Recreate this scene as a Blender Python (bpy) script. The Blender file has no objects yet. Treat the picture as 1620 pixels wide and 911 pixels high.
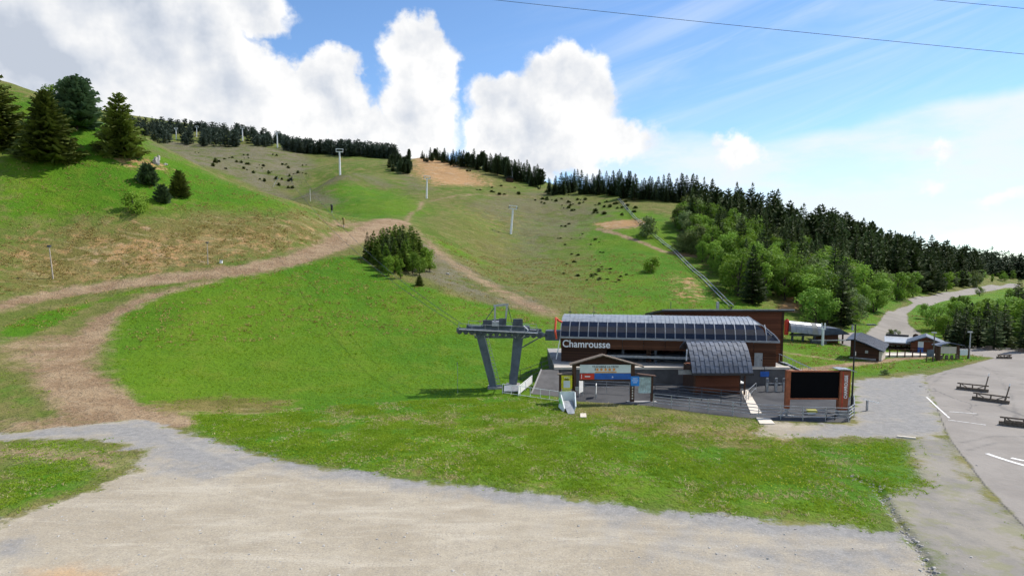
import bpy, bmesh, math, random
import numpy as np
from mathutils import Vector, Matrix

random.seed(7)
RNG = np.random.default_rng(11)
SC = bpy.context.scene
COL = SC.collection
R = math.radians

# ------------------------------------------------------------------ camera
CAM_H = 14.5          # a balcony on the fourth floor
PITCH = R(5.0)
F = 1000.0            # focal length in pixels of the 1620 px wide photograph
PPX, PPY = 810.0, 497.5
cam_data = bpy.data.cameras.new('camera')
cam = bpy.data.objects.new('camera', cam_data)
COL.objects.link(cam)
cam.location = (0, 0, CAM_H)
cam.rotation_euler = (math.pi / 2 - PITCH, 0, 0)
cam_data.sensor_width = 36.0
cam_data.lens = 36.0 * F / 1620.0
cam_data.shift_y = (PPY - 455.5) / 1620.0
cam_data.clip_start = 0.2
cam_data.clip_end = 20000
SC.camera = cam

# ------------------------------------------------------------------ light
SUN_ELEV = R(50)
SUN_AZ = R(64)        # measured from +Y (view direction) towards +X (right)
sun_dir = Vector((math.sin(SUN_AZ) * math.cos(SUN_ELEV), math.cos(SUN_AZ) * math.cos(SUN_ELEV), math.sin(SUN_ELEV)))
sl = bpy.data.lights.new('sun', 'SUN')
sl.energy = 4.8
sl.angle = R(0.53)
sl.color = (1.0, 0.95, 0.87)
sun = bpy.data.objects.new('sun', sl)
COL.objects.link(sun)
sun.rotation_euler = sun_dir.to_track_quat('Z', 'Y').to_euler()
sun.location = (60, 30, 120)

SC.view_settings.view_transform = 'Standard'
SC.view_settings.look = 'None'
SC.view_settings.exposure = 0.25
SC.view_settings.gamma = 1.0
SC.view_settings.use_curve_mapping = False

cy = SC.cycles
cy.max_bounces = 4
cy.diffuse_bounces = 2
cy.glossy_bounces = 2
cy.transmission_bounces = 3
cy.transparent_max_bounces = 6
cy.use_adaptive_sampling = True
cy.adaptive_threshold = 0.03
cy.caustics_reflective = False
cy.caustics_refractive = False

CP, SP = math.cos(PITCH), math.sin(PITCH)


def ray(px, py):
    a = (px - PPX) / F
    b = (PPY - py) / F
    return np.array([a, CP + b * SP, -SP + b * CP])


def at(px, py, Y):
    """world point on the sight line of a photograph pixel, Y metres ahead"""
    d = ray(px, py)
    k = Y / d[1]
    return np.array([d[0] * k, Y, CAM_H + d[2] * k])


def at_z(px, py, z=0.0):
    d = ray(px, py)
    k = (z - CAM_H) / d[2]
    return np.array([d[0] * k, d[1] * k, z])


# ------------------------------------------------------------------ world: sky with clouds
world = bpy.data.worlds.new('World')
SC.world = world
world.use_nodes = True
world.cycles.sampling_method = 'NONE'


class NT:
    """tiny node-tree writer"""
    def __init__(self, tree):
        self.t = tree
        self.n = tree.nodes
        self.l = tree.links

    def node(self, typ, **kw):
        nd = self.n.new(typ)
        for k, v in kw.items():
            setattr(nd, k, v)
        return nd

    def put(self, sock, v):
        if v is None:
            return
        if hasattr(v, 'is_linked'):
            self.l.new(v, sock)
        elif isinstance(v, (tuple, list)) and len(v) == 3 and sock.type == 'RGBA':
            sock.default_value = (*v, 1)
        else:
            sock.default_value = v

    def math(self, op, a, b=None, c=None, clamp=False):
        nd = self.node('ShaderNodeMath', operation=op, use_clamp=clamp)
        for s, v in zip(nd.inputs, (a, b, c)):
            self.put(s, v)
        return nd.outputs[0]

    def vmath(self, op, a, b=None):
        nd = self.node('ShaderNodeVectorMath', operation=op)
        self.put(nd.inputs[0], a)
        if b is not None:
            self.put(nd.inputs[1], b)
        return nd.outputs['Value'] if op in ('LENGTH', 'DOT_PRODUCT', 'DISTANCE') else nd.outputs['Vector']

    def sep(self, v):
        nd = self.node('ShaderNodeSeparateXYZ')
        self.put(nd.inputs[0], v)
        return nd.outputs

    def comb(self, x, y, z):
        nd = self.node('ShaderNodeCombineXYZ')
        for s, v in zip(nd.inputs, (x, y, z)):
            self.put(s, v)
        return nd.outputs[0]

    def noise(self, vec, scale, detail=5, rough=0.55, dist=0.0, color=False, lac=2.0):
        nd = self.node('ShaderNodeTexNoise')
        self.put(nd.inputs['Vector'], vec)
        nd.inputs['Scale'].default_value = scale
        nd.inputs['Detail'].default_value = detail
        nd.inputs['Roughness'].default_value = rough
        nd.inputs['Lacunarity'].default_value = lac
        nd.inputs['Distortion'].default_value = dist
        return nd.outputs['Color' if color else 'Fac']

    def step(self, v, lo, hi, smooth=True, o0=0.0, o1=1.0):
        nd = self.node('ShaderNodeMapRange', interpolation_type='SMOOTHSTEP' if smooth else 'LINEAR', clamp=True)
        for s, x in zip(nd.inputs[:5], (v, lo, hi, o0, o1)):
            self.put(s, x)
        return nd.outputs[0]

    def mix(self, fac, a, b, mode='MIX'):
        nd = self.node('ShaderNodeMix', data_type='RGBA', blend_type=mode)
        self.put(nd.inputs[0], fac)
        self.put(nd.inputs[6], a)
        self.put(nd.inputs[7], b)
        return nd.outputs[2]

    def attr(self, name, out='Fac'):
        nd = self.node('ShaderNodeAttribute', attribute_name=name)
        return nd.outputs[out]

    def bump(self, h, strength, dist=0.1, normal=None):
        nd = self.node('ShaderNodeBump')
        nd.inputs['Strength'].default_value = strength
        nd.inputs['Distance'].default_value = dist
        self.put(nd.inputs['Height'], h)
        if normal is not None:
            self.put(nd.inputs['Normal'], normal)
        return nd.outputs[0]


def build_world():
    w = NT(world.node_tree)
    w.n.clear()
    out = w.node('ShaderNodeOutputWorld')
    bg = w.node('ShaderNodeBackground')
    bg.inputs['Strength'].default_value = 0.1
    sky = w.node('ShaderNodeTexSky', sky_type='NISHITA', sun_disc=False)
    sky.sun_elevation = SUN_ELEV
    sky.sun_rotation = SUN_AZ
    sky.altitude = 1700
    sky.air_density = 1.0
    sky.dust_density = 0.35
    sky.ozone_density = 2.5
    co = w.node('ShaderNodeTexCoord').outputs['Generated']
    x, y, z = w.sep(co)
    az = w.math('ARCTAN2', x, y)
    el = w.math('ARCSINE', z)
    p = w.comb(az, el, 0.0)

    # billow displacement of the cloud outlines
    n1 = w.noise(co, 7.0, 5, 0.55, 0.0, True)
    n2 = w.noise(co, 30.0, 4, 0.62, 0.0, True)
    d1 = w.vmath('MULTIPLY', w.vmath('SUBTRACT', n1, (0.5, 0.5, 0.5)), (0.115, 0.115, 0))
    d2 = w.vmath('MULTIPLY', w.vmath('SUBTRACT', n2, (0.5, 0.5, 0.5)), (0.05, 0.05, 0))
    q = w.vmath('ADD', p, w.vmath('ADD', d1, d2))

    def blobs(items, q):
        f = None
        for (px, py, rx, ry) in items:
            d = ray(px, py)
            d /= np.linalg.norm(d)
            a0, e0 = math.atan2(d[0], d[1]), math.asin(d[2])
            ca = 1.0 / (1 + ((px - PPX) / F) ** 2)
            v = w.vmath('SUBTRACT', q, (a0, e0, 0))
            v = w.vmath('MULTIPLY', v, (1000.0 / (rx * ca), 1000.0 / (ry * math.sqrt(ca)), 0))
            g = w.math('SUBTRACT', 1.0, w.vmath('LENGTH', v))
            g = w.math('MULTIPLY', g, min(rx, ry) / 60.0)
            f = g if f is None else w.math('SMOOTH_MAX', f, g, 0.12)
        return f

    cumulus = [(60, 60, 330, 150), (250, 60, 170, 110), (345, 130, 120, 90), (410, 15, 70, 45), (290, 190, 180, 60), (60, 170, 200, 80),
               (520, 160, 70, 60), (470, 195, 60, 55), (565, 205, 80, 45), (528, 112, 34, 32), (440, 130, 40, 36),
               (660, 110, 68, 52), (650, 72, 40, 36), (690, 130, 45, 60), (662, 175, 68, 60), (640, 215, 90, 45), (610, 90, 20, 18),
               (890, 150, 92, 64), (902, 112, 52, 32), (806, 165, 66, 48), (952, 165, 36, 44), (870, 215, 130, 60), (785, 225, 66, 60), (985, 232, 62, 34),
               (840, 118, 34, 30), (1170, 238, 46, 34), (1476, 256, 34, 15), (1484, 305, 32, 13), (1600, 322, 62, 17)]
    f = blobs(cumulus, q)
    # the same kind of sky goes on round the rest of the horizon
    rest = w.noise(w.vmath('MULTIPLY', co, (1, 1, 2.2)), 1.7, 8, 0.52)
    away = w.step(w.math('ABSOLUTE', az), 0.85, 1.25)
    rest = w.math('MULTIPLY', w.math('SUBTRACT', rest, 0.53), 6.0)
    rest = w.math('SUBTRACT', rest, w.math('MULTIPLY', w.math('SUBTRACT', 1.0, away), 6.0))
    f = w.math('MAXIMUM', f, rest)
    cover = w.step(f, -0.05, 0.26)
    # thin high veil towards the right and streaks of cirrus
    veil_px = [(1330, 300, 420, 100), (1560, 240, 300, 95), (1050, 260, 170, 50), (1700, 260, 300, 120)]
    qv = w.vmath('ADD', p, w.vmath('MULTIPLY', d1, (0.7, 0.35, 0)))
    v = blobs(veil_px, qv)
    veil = w.math('MULTIPLY', w.step(v, -0.05, 0.42), 0.92)
    vn = w.noise(w.vmath('MULTIPLY', co, (1, 1, 3.0)), 5.5, 5, 0.6)
    veil = w.math('MULTIPLY', veil, w.step(vn, 0.34, 0.62, True, 0.52, 1.0))
    st = w.noise(w.vmath('MULTIPLY', w.comb(w.math('ADD', az, w.math('MULTIPLY', el, -1.6)), w.math('ADD', el, w.math('MULTIPLY', az, -0.22)), 0.0), (2.2, 11.0, 1)), 1.3, 6, 0.62, 0.8)
    cirrus = w.math('MULTIPLY', w.step(st, 0.36, 0.90), 0.62)
    cirrus = w.math('MULTIPLY', cirrus, w.step(az, -0.15, 0.35))
    thin = w.math('MAXIMUM', veil, cirrus)

    # cloud brightness: thick parts and undersides are greyer, puffs catch the sun from the right
    s0 = w.noise(co, 9.0, 5, 0.55)
    s1 = w.noise(w.vmath('ADD', co, (0.02, 0.0, 0.026)), 9.0, 5, 0.55)
    puff = w.math('MULTIPLY', w.math('SUBTRACT', s0, s1), 0.95)
    thick = w.step(f, 0.15, 2.4)
    low = w.noise(w.vmath('ADD', co, (0.37, 0.0, 0.11)), 3.4, 4, 0.5)
    grey = w.math('MULTIPLY', thick, w.step(low, 0.30, 0.70))
    lum = w.math('ADD', w.math('SUBTRACT', 0.93, w.math('MULTIPLY', grey, 0.27)), puff)
    lum = w.math('SUBTRACT', lum, w.math('MULTIPLY', w.step(f, 0.15, 1.0), 0.10))
    lum = w.math('MINIMUM', w.math('MAXIMUM', lum, 0.60), 1.02)
    ccol = w.mix(w.step(lum, 0.45, 0.98), (0.84, 0.95, 1.14), (1.0, 1.0, 1.0))
    ccol = w.vmath('MULTIPLY', ccol, w.comb(lum, lum, lum))
    ccol = w.vmath('SCALE', ccol)
    ccol.node.inputs['Scale'].default_value = 9.0
    skyc = w.vmath('MULTIPLY', sky.outputs[0], (1.30, 1.50, 1.62))
    base = w.mix(thin, skyc, (7.5, 8.1, 8.7))
    final = w.mix(cover, base, ccol)
    w.l.new(final, bg.inputs['Color'])
    w.l.new(bg.outputs[0], out.inputs['Surface'])


build_world()

# ------------------------------------------------------------------ terrain height field
CTRL = []


def cp(px, py, Y):
    CTRL.append(at(px, py, Y))


def cz(X, Y, z=0.0):
    CTRL.append(np.array([X, Y, z]))


# flat yard, forecourt and car park
for r in (4, 12, 25):
    for k in range(12):
        a = k * math.pi / 6
        cz(r * math.sin(a), r * math.cos(a))
for px in (-350, 0, 250, 500, 750, 1000, 1250, 1500, 1750, 2000):
    for Y in (35, 47):
        cz((px - PPX) / F * Y, Y)
for px in (850, 1000, 1150, 1300, 1450, 1620, 1800):
    for Y in (58, 70, 84):
        cz((px - PPX) / F * Y, Y)
for px in (1350, 1450, 1620, 1800):
    cz((px - PPX) / F * 100, 100)
cz(14, 95, 0.2), cz(30, 98, 0.2)
for px, py in ((0, 665), (100, 665), (200, 660), (300, 620), (400, 615), (500, 610), (600, 608), (700, 604), (770, 600), (240, 640), (-150, 670)):
    p_ = at_z(px, py)
    cz(*p_)
for c_ in (
    # left: track, lower meadow
    (0, 620, 63), (0, 560, 76), (0, 510, 89), (0, 465, 103), (100, 600, 68), (120, 560, 78), (150, 520, 90), (180, 490, 99),
    (250, 465, 107), (330, 447, 114), (400, 430, 121), (500, 405, 136), (560, 385, 152), (600, 362, 178), (620, 350, 192),
    # foot of the left hill and its face
    (100, 452, 110), (200, 440, 115), (330, 418, 124), (430, 402, 134), (500, 385, 149), (540, 360, 170),
    (0, 380, 121), (0, 300, 138), (0, 230, 156), (0, 170, 172), (0, 133, 188), (100, 370, 128), (100, 290, 146), (100, 220, 162), (100, 166, 182),
    (200, 350, 136), (200, 290, 150), (200, 240, 166), (220, 212, 184), (300, 360, 140), (300, 300, 160), (300, 256, 181),
    (400, 370, 142), (400, 330, 158), (400, 301, 177), (480, 360, 152), (480, 327, 174), (545, 352, 176), (150, 186, 184),
    # behind the left hill
    (0, 160, 260), (100, 195, 260), (220, 255, 245), (300, 302, 232), (400, 338, 222), (480, 348, 212), (0, 170, 700), (100, 188, 700),
    # long slope up to the middle ridge
    (400, 285, 340), (400, 255, 420), (400, 237, 520), (400, 224, 620), (400, 215, 720),
    (300, 250, 430), (300, 236, 520), (300, 222, 620), (300, 207, 740), (300, 196, 820), (220, 228, 420), (220, 208, 650), (220, 192, 800), (165, 178, 800),
    (480, 312, 300), (480, 296, 345), (480, 270, 420), (480, 250, 520), (480, 238, 640),
    (540, 330, 240), (540, 300, 270), (540, 277, 300), (540, 257, 400), (540, 246, 520), (540, 241, 600), (575, 345, 205),
    (600, 330, 230), (600, 300, 285), (600, 275, 360), (600, 257, 450), (600, 248, 520),
    (675, 340, 225), (675, 313, 268), (675, 285, 330), (675, 264, 400), (675, 251, 450), (640, 352, 195), (650, 362, 190),
    (740, 350, 222), (740, 315, 275), (740, 290, 340), (740, 272, 390), (740, 260, 430),
    (808, 470, 128), (808, 430, 165), (808, 370, 230), (808, 330, 275), (808, 300, 330), (808, 278, 385), (808, 273, 400),
    (860, 480, 125), (860, 430, 168), (860, 370, 230), (860, 325, 290), (860, 297, 360),
    (900, 490, 119), (900, 430, 168), (900, 370, 230), (900, 330, 280), (900, 305, 320),
    (1000, 490, 122), (1000, 430, 163), (1000, 400, 188), (1000, 360, 225), (1000, 330, 265), (1000, 308, 305),
    (1080, 490, 124), (1080, 440, 157), (1080, 400, 188), (1080, 360, 225), (1080, 328, 272), (1080, 314, 300),
    (1150, 495, 122), (1150, 450, 152), (1150, 400, 192), (1150, 360, 232), (1150, 334, 285),
    (1250, 500, 128), (1250, 450, 165), (1250, 400, 220), (1250, 364, 285), (1350, 505, 132), (1350, 470, 165), (1350, 440, 205), (1350, 412, 260), (1350, 392, 310),
    # road and right hand side
    (1400, 520, 132), (1420, 495, 165), (1440, 484, 190), (1480, 470, 235), (1540, 460, 310), (1600, 450, 420),
    (1400, 482, 180), (1450, 464, 240), (1450, 445, 290), (1450, 427, 350), (1450, 410, 400), (1530, 440, 400), (1530, 430, 470), (1530, 418, 560),
    (1600, 440, 500), (1600, 432, 600), (1600, 426, 720), (1700, 440, 500), (1700, 430, 720),
    (1480, 510, 140), (1550, 500, 160), (1620, 500, 160), (1550, 480, 220), (1620, 475, 230), (1750, 500, 160), (1750, 475, 230),
    # bowl
    (170, 560, 79), (200, 600, 69), (300, 560, 81), (300, 500, 96), (300, 457, 110), (400, 560, 83), (400, 500, 99), (400, 450, 115),
    (500, 550, 86), (500, 480, 107), (500, 425, 127), (560, 405, 138), (560, 480, 109), (560, 550, 87),
    (640, 540, 91), (640, 480, 110), (640, 448, 122), (640, 420, 140), (640, 380, 172), (700, 540, 91), (700, 490, 107), (700, 455, 122), (700, 420, 147), (700, 385, 182),
    (760, 550, 90), (760, 510, 103), (760, 475, 120), (760, 440, 147), (760, 400, 192), (850, 540, 94), (850, 505, 110),
    # beyond the skyline the ground falls away
    (0, 200, 420), (220, 230, 1300), (300, 230, 1300), (400, 245, 1200), (500, 260, 1000), (600, 272, 800), (700, 275, 700), (808, 300, 600), (900, 335, 500),
    (1000, 340, 480), (1100, 350, 480), (1200, 385, 450), (1300, 405, 480), (1400, 425, 560), (1500, 440, 700), (1600, 445, 1000), (1700, 445, 1000),
    # outside the frame
    (-250, 620, 58), (-250, 450, 95), (-250, 300, 125), (-250, 150, 160), (-250, 70, 190), (-250, 100, 300), (-250, 180, 700), (-700, 560, 50), (-700, 200, 120), (-700, 60, 200),
    (2000, 510, 140), (2000, 480, 230), (2000, 440, 700),
):
    cp(*c_)
for px in (-700, 0, 400, 800, 1200, 1600, 2300):
    cp(px, 432, 3500)
for k in range(4, 15):
    a = k * math.pi / 9
    for r, z in ((70, 0), (200, -4), (700, -25), (3000, -200)):
        if not (a < 0.9 or a > 5.4):
            cz(r * math.sin(a), r * math.cos(a), z)
CTRL = np.array(CTRL)
KAZ = 1.35
_az = np.arctan2(CTRL[:, 0], CTRL[:, 1])
_r = np.hypot(CTRL[:, 0], CTRL[:, 1])
_val = CTRL[:, 2] / _r
# wrap round the back so that the sheet closes there
_sel = np.abs(_az) > 1.8
_az2 = np.concatenate([_az, _az[_sel] - np.sign(_az[_sel]) * 2 * math.pi])
_r2 = np.concatenate([_r, _r[_sel]])
_val2 = np.concatenate([_val, _val[_sel]])
_P = np.stack([_az2 * KAZ, np.log(_r2)], 1)
_keep = []
_seen = set()
for i, q_ in enumerate(_P):
    k_ = (round(q_[0], 3), round(q_[1], 3))
    if k_ not in _seen:
        _seen.add(k_)
        _keep.append(i)
_P = _P[_keep]
_V = _val2[_keep]


def _phi(d2):
    return 0.5 * d2 * np.log(d2 + 1e-12)


_n = len(_P)
_K = _phi(((_P[:, None, :] - _P[None, :, :]) ** 2).sum(2)) + np.eye(_n) * 2e-5
_A = np.zeros((_n + 3, _n + 3))
_A[:_n, :_n] = _K
_A[:_n, _n] = 1
_A[:_n, _n + 1:] = _P
_A[_n:, :_n] = _A[:_n, _n:].T
_W = np.linalg.solve(_A, np.concatenate([_V, np.zeros(3)]))


def _hash(ix, iy, s):
    h = (ix * 374761393 + iy * 668265263 + s * 974711) & 0x7fffffff
    h = ((h ^ (h >> 13)) * 1274126177) & 0x7fffffff
    return ((h ^ (h >> 16)) & 0xffff) / 65535.0


def vnoise(x, y, s=0):
    ix = np.floor(x).astype(np.int64)
    iy = np.floor(y).astype(np.int64)
    fx = x - ix
    fy = y - iy
    fx = fx * fx * (3 - 2 * fx)
    fy = fy * fy * (3 - 2 * fy)
    a = _hash(ix, iy, s)
    b = _hash(ix + 1, iy, s)
    c = _hash(ix, iy + 1, s)
    d = _hash(ix + 1, iy + 1, s)
    return (a * (1 - fx) + b * fx) * (1 - fy) + (c * (1 - fx) + d * fx) * fy - 0.5


def fbm(x, y, o=4, s=0):
    t = 0
    a = 1.0
    for i in range(o):
        t = t + a * vnoise(x, y, s + i)
        x = x * 2.03 + 11.3
        y = y * 2.03 + 5.7
        a *= 0.5
    return t


DITCH = None
VZG = None


def seg_dist(x, y, pts):
    """distance to a polyline and parameter along it"""
    best = np.full(x.shape, 1e9)
    par = np.zeros(x.shape)
    for i in range(len(pts) - 1):
        ax, ay = pts[i][:2]
        bx, by = pts[i + 1][:2]
        dx, dy = bx - ax, by - ay
        t = np.clip(((x - ax) * dx + (y - ay) * dy) / (dx * dx + dy * dy + 1e-9), 0, 1)
        d = np.hypot(x - ax - t * dx, y - ay - t * dy)
        m = d < best
        best = np.where(m, d, best)
        par = np.where(m, i + t, par)
    return best, par


def height(x, y, detail=True):
    x = np.atleast_1d(np.asarray(x, float))
    y = np.atleast_1d(np.asarray(y, float))
    az = np.arctan2(x, y) * KAZ
    r = np.maximum(np.hypot(x, y), 0.5)
    lr = np.log(r)
    out = np.empty(x.shape)
    for i in range(0, len(x), 20000):
        s = slice(i, i + 20000)
        d2 = (az[s, None] - _P[None, :, 0]) ** 2 + (lr[s, None] - _P[None, :, 1]) ** 2
        out[s] = _phi(d2) @ _W[:_n] + _W[_n] + az[s] * _W[_n + 1] + lr[s] * _W[_n + 2]
    z = out * r
    z = np.where(r < 30, z * np.clip((r - 20) / 10, 0, 1), z)
    if detail:
        hilly = np.clip((np.abs(z) - 0.6) / 4.0, 0, 1)
        rough = 0.10 + 0.9 * np.clip((r - 60) / 300, 0, 1)
        z = z + hilly * rough * (1.1 * fbm(x / 21, y / 21, 3, 3) + 0.5 * fbm(x / 5.0, y / 5.0, 3, 9))
        near = np.clip((75 - r) / 20, 0, 1)
        z = z + near * 0.05 * fbm(x / 3.1, y / 3.1, 3, 21)
        if DITCH is not None:
            m = (r < 60) & (x > 15)
            if m.any():
                d, par = seg_dist(x[m], y[m], DITCH)
                wob = 0.25 + 0.12 * vnoise(x[m] * 1.3, y[m] * 1.3, 5)
                z[m] -= 0.20 * np.exp(-(d / wob) ** 2)
    return z


_RS = np.geomspace(18, 2500, 900)


def ground(px, py):
    """where the sight line through a photograph pixel meets the terrain"""
    d = ray(px, py)
    h = math.hypot(d[0], d[1])
    k = _RS / h
    X, Y, Z = d[0] * k, d[1] * k, CAM_H + d[2] * k
    g = fast_height(X, Y) if (VZG is not None and abs(math.atan2(d[0], d[1])) < 0.75) else height(X, Y, False)
    below = np.nonzero(Z < g)[0]
    if len(below) == 0:
        # nearest miss: just over the skyline
        i = int(np.argmin((Z - g) / _RS + (_RS > 1000) * 9))
        return np.array([X[i], Y[i], g[i]])
    i = below[0]
    if i == 0:
        return np.array([X[0], Y[0], g[0]])
    a = (Z[i - 1] - g[i - 1])
    b = (g[i] - Z[i])
    t = a / (a + b + 1e-9)
    x = X[i - 1] * (1 - t) + X[i] * t
    y = Y[i - 1] * (1 - t) + Y[i] * t
    return np.array([x, y, gz(x, y)])


def gz(x, y):
    if VZG is not None and y > 0 and abs(math.atan2(x, y)) < 0.75:
        return float(fast_height(x, y)[0])
    return float(height(x, y)[0])


DITCH = [at_z(*q)[:2] for q in ((1345, 752), (1385, 768), (1402, 795), (1432, 840), (1462, 880), (1478, 925), (1490, 990))]

# polar grid, finest where the photograph looks
a_in = np.linspace(-0.76, 0.76, 640)
a_out = np.linspace(0.76, 2 * math.pi - 0.76, 70)[1:-1]
AZ = np.concatenate([a_in, a_out])
r_near = np.linspace(1.5, 24, 14)
r_mid = 1.0 / np.linspace(1 / 25.0, 1 / 125.0, 270)
r_far = np.geomspace(126.5, 950, 200)
r_out = np.geomspace(1000, 9000, 16)
RR = np.concatenate([r_near, r_mid, r_far, r_out])
NA, NR = len(AZ), len(RR)
GA, GR = np.meshgrid(AZ, RR, indexing='ij')
VX = (GR * np.sin(GA)).ravel()
VY = (GR * np.cos(GA)).ravel()
VZ = height(VX, VY)
# far beyond the last hill the land drops towards the valley
VZ = np.where(GR.ravel() > 2500, np.minimum(VZ, -30.0), VZ)

VZG = VZ.reshape(NA, NR)[:640]


def fast_height(x, y):
    """height read back from the finished sheet (inside the view)"""
    x = np.atleast_1d(np.asarray(x, float))
    y = np.atleast_1d(np.asarray(y, float))
    a = np.clip((np.arctan2(x, y) + 0.76) / 1.52 * 639, 0, 638.999)
    r = np.clip(np.interp(np.hypot(x, y), RR, np.arange(NR)), 0, NR - 1.001)
    i = a.astype(int)
    j = r.astype(int)
    u = a - i
    v = r - j
    return (VZG[i, j] * (1 - u) + VZG[i + 1, j] * u) * (1 - v) + (VZG[i, j + 1] * (1 - u) + VZG[i + 1, j + 1] * u) * v


# ---- surface masks, drawn as areas on the land in metres
MASK = {}


def mnew(name):
    MASK.setdefault(name, np.zeros(len(VX)))


def world_pts(px_pts):
    return [ground(*q)[:2] for q in px_pts]


def area(name, px_pts, soft=1.0, val=1.0, mode='max'):
    mnew(name)
    soft = soft * (2.0 if name in ('gravel', 'track', 'chip', 'earth', 'worn') else 1.3)
    pts = world_pts(px_pts)
    P = np.array(pts)
    lo = P.min(0) - soft * 2
    hi = P.max(0) + soft * 2
    m = (VX > lo[0]) & (VX < hi[0]) & (VY > lo[1]) & (VY < hi[1])
    x, y = VX[m], VY[m]
    d, _ = seg_dist(x, y, pts + [pts[0]])
    inside = np.zeros(x.shape, bool)
    n = len(pts)
    for i in range(n):
        x0, y0 = pts[i]
        x1, y1 = pts[(i + 1) % n]
        c = ((y0 > y) != (y1 > y)) & (x < (x1 - x0) * (y - y0) / (y1 - y0 + 1e-12) + x0)
        inside ^= c
    v = np.clip(0.5 + np.where(inside, d, -d) / (2 * soft), 0, 1) * val
    if mode == 'max':
        MASK[name][m] = np.maximum(MASK[name][m], v)
    else:
        MASK[name][m] = MASK[name][m] * (1 - v)


def stroke(name, px_pts, w0, w1=None, soft=1.0, val=1.0, mode='max'):
    mnew(name)
    soft = soft * (1.5 if name != 'asphalt' else 1.0)
    pts = world_pts(px_pts)
    w1 = w0 if w1 is None else w1
    P = np.array(pts)
    mg = max(w0, w1) + soft * 2
    lo = P.min(0) - mg
    hi = P.max(0) + mg
    m = (VX > lo[0]) & (VX < hi[0]) & (VY > lo[1]) & (VY < hi[1])
    d, par = seg_dist(VX[m], VY[m], pts)
    hw = (w0 + (w1 - w0) * par / (len(pts) - 1)) / 2
    v = np.clip(0.5 + (hw - d) / (2 * soft), 0, 1) * val
    if mode == 'max':
        MASK[name][m] = np.maximum(MASK[name][m], v)
    else:
        MASK[name][m] = MASK[name][m] * (1 - v)


# bright mown meadow
area('lush', [(160, 520), (185, 485), (260, 462), (350, 440), (450, 418), (560, 404), (640, 446), (720, 470), (800, 485), (870, 505), (880, 560), (870, 600), (900, 660), (1200, 670), (1300, 700), (1440, 700), (1470, 760), (1390, 835), (1100, 810), (800, 772), (600, 750), (440, 725), (260, 668), (200, 640), (165, 590)], 2.0)
area('lush', [(0, 140), (60, 160), (220, 216), (300, 258), (400, 302), (470, 326), (440, 335), (330, 330), (200, 338), (100, 345), (0, 350)], 6.0)
area('lush', [(950, 330), (1060, 340), (1150, 450), (1250, 500), (1240, 560), (860, 560), (870, 505), (930, 490), (930, 430), (905, 360)], 7.0, 0.9)
area('lush', [(1240, 545), (1340, 540), (1480, 556), (1560, 566), (1500, 577), (1360, 597), (1240, 605)], 1.0)
area('lush', [(500, 300), (640, 300), (700, 340), (640, 348), (540, 344), (500, 320)], 8.0, 0.75)
area('lush', [(1375, 525), (1395, 500), (1420, 480), (1470, 462), (1500, 455), (1400, 470), (1340, 500), (1330, 540)], 2.0)
area('lush', [(1440, 478), (1500, 470), (1620, 455), (1620, 545), (1500, 545), (1460, 528), (1437, 510), (1434, 495)], 2.0)
area('lush', [(0, 700), (120, 697), (200, 710), (215, 735), (100, 785), (0, 815)], 1.5, 0.8)
area('lush', [(0, 520), (60, 495), (200, 462), (330, 440), (250, 455), (150, 480), (60, 525), (0, 545)], 1.0)
area('lush', [(0, 590), (60, 610), (95, 640), (0, 650)], 2.0, 0.5)
stroke('lush', [(700, 385), (760, 415)], 9, 6, 3, 0.9)
area('lush', [(680, 330), (800, 335), (900, 340), (930, 400), (900, 440), (840, 420), (760, 390), (700, 360)], 14.0, 0.55)
# dry, straw coloured hillside
area('dry', [(0, 395), (120, 358), (230, 350), (340, 345), (440, 348), (520, 350), (545, 358), (500, 386), (330, 419), (200, 441), (0, 461)], 7.0)
area('dry', [(215, 640), (330, 628), (470, 634), (430, 650), (300, 655), (240, 660)], 2.0, 1.0)
stroke('dry', [(560, 655), (700, 668), (820, 674), (900, 665), (960, 645)], 3.0, 4.0, 2.5, 0.6)
area('dry', [(960, 655), (1120, 668), (1240, 672), (1290, 690), (1200, 712), (1080, 700), (980, 680)], 2.5, 1.0)
stroke('dry', [(640, 745), (800, 762), (960, 782), (1150, 800), (1380, 825)], 3.0, 2.0, 3.0, 0.62)
area('dry', [(640, 300), (740, 320), (860, 330), (900, 420), (880, 480), (800, 462), (720, 420), (700, 370)], 14.0, 0.45)
# heather and scree
area('heath', [(255, 222), (330, 228), (480, 238), (500, 262), (470, 300), (420, 296), (320, 262), (250, 240)], 10.0)
area('heath', [(470, 290), (640, 292), (640, 302), (480, 310)], 8.0, 0.6)
area('heath', [(700, 318), (790, 300), (880, 300), (990, 325), (1000, 350), (930, 380), (880, 440), (830, 470), (790, 420), (760, 360)], 14.0, 0.6)
area('heath', [(600, 245), (650, 248), (670, 290), (700, 300), (640, 310), (620, 270)], 8.0, 0.7)
area('heath', [(680, 430), (760, 455), (840, 486), (780, 482), (700, 452)], 4.0, 0.9)
area('heath', [(300, 252), (400, 296), (470, 318), (520, 328), (545, 318), (500, 300), (430, 284), (330, 252)], 5.0, 0.85)
area('heath', [(596, 405), (650, 436), (720, 462), (800, 478), (868, 497), (862, 478), (800, 450), (720, 410), (650, 372)], 2.2, 0.8)
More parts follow.
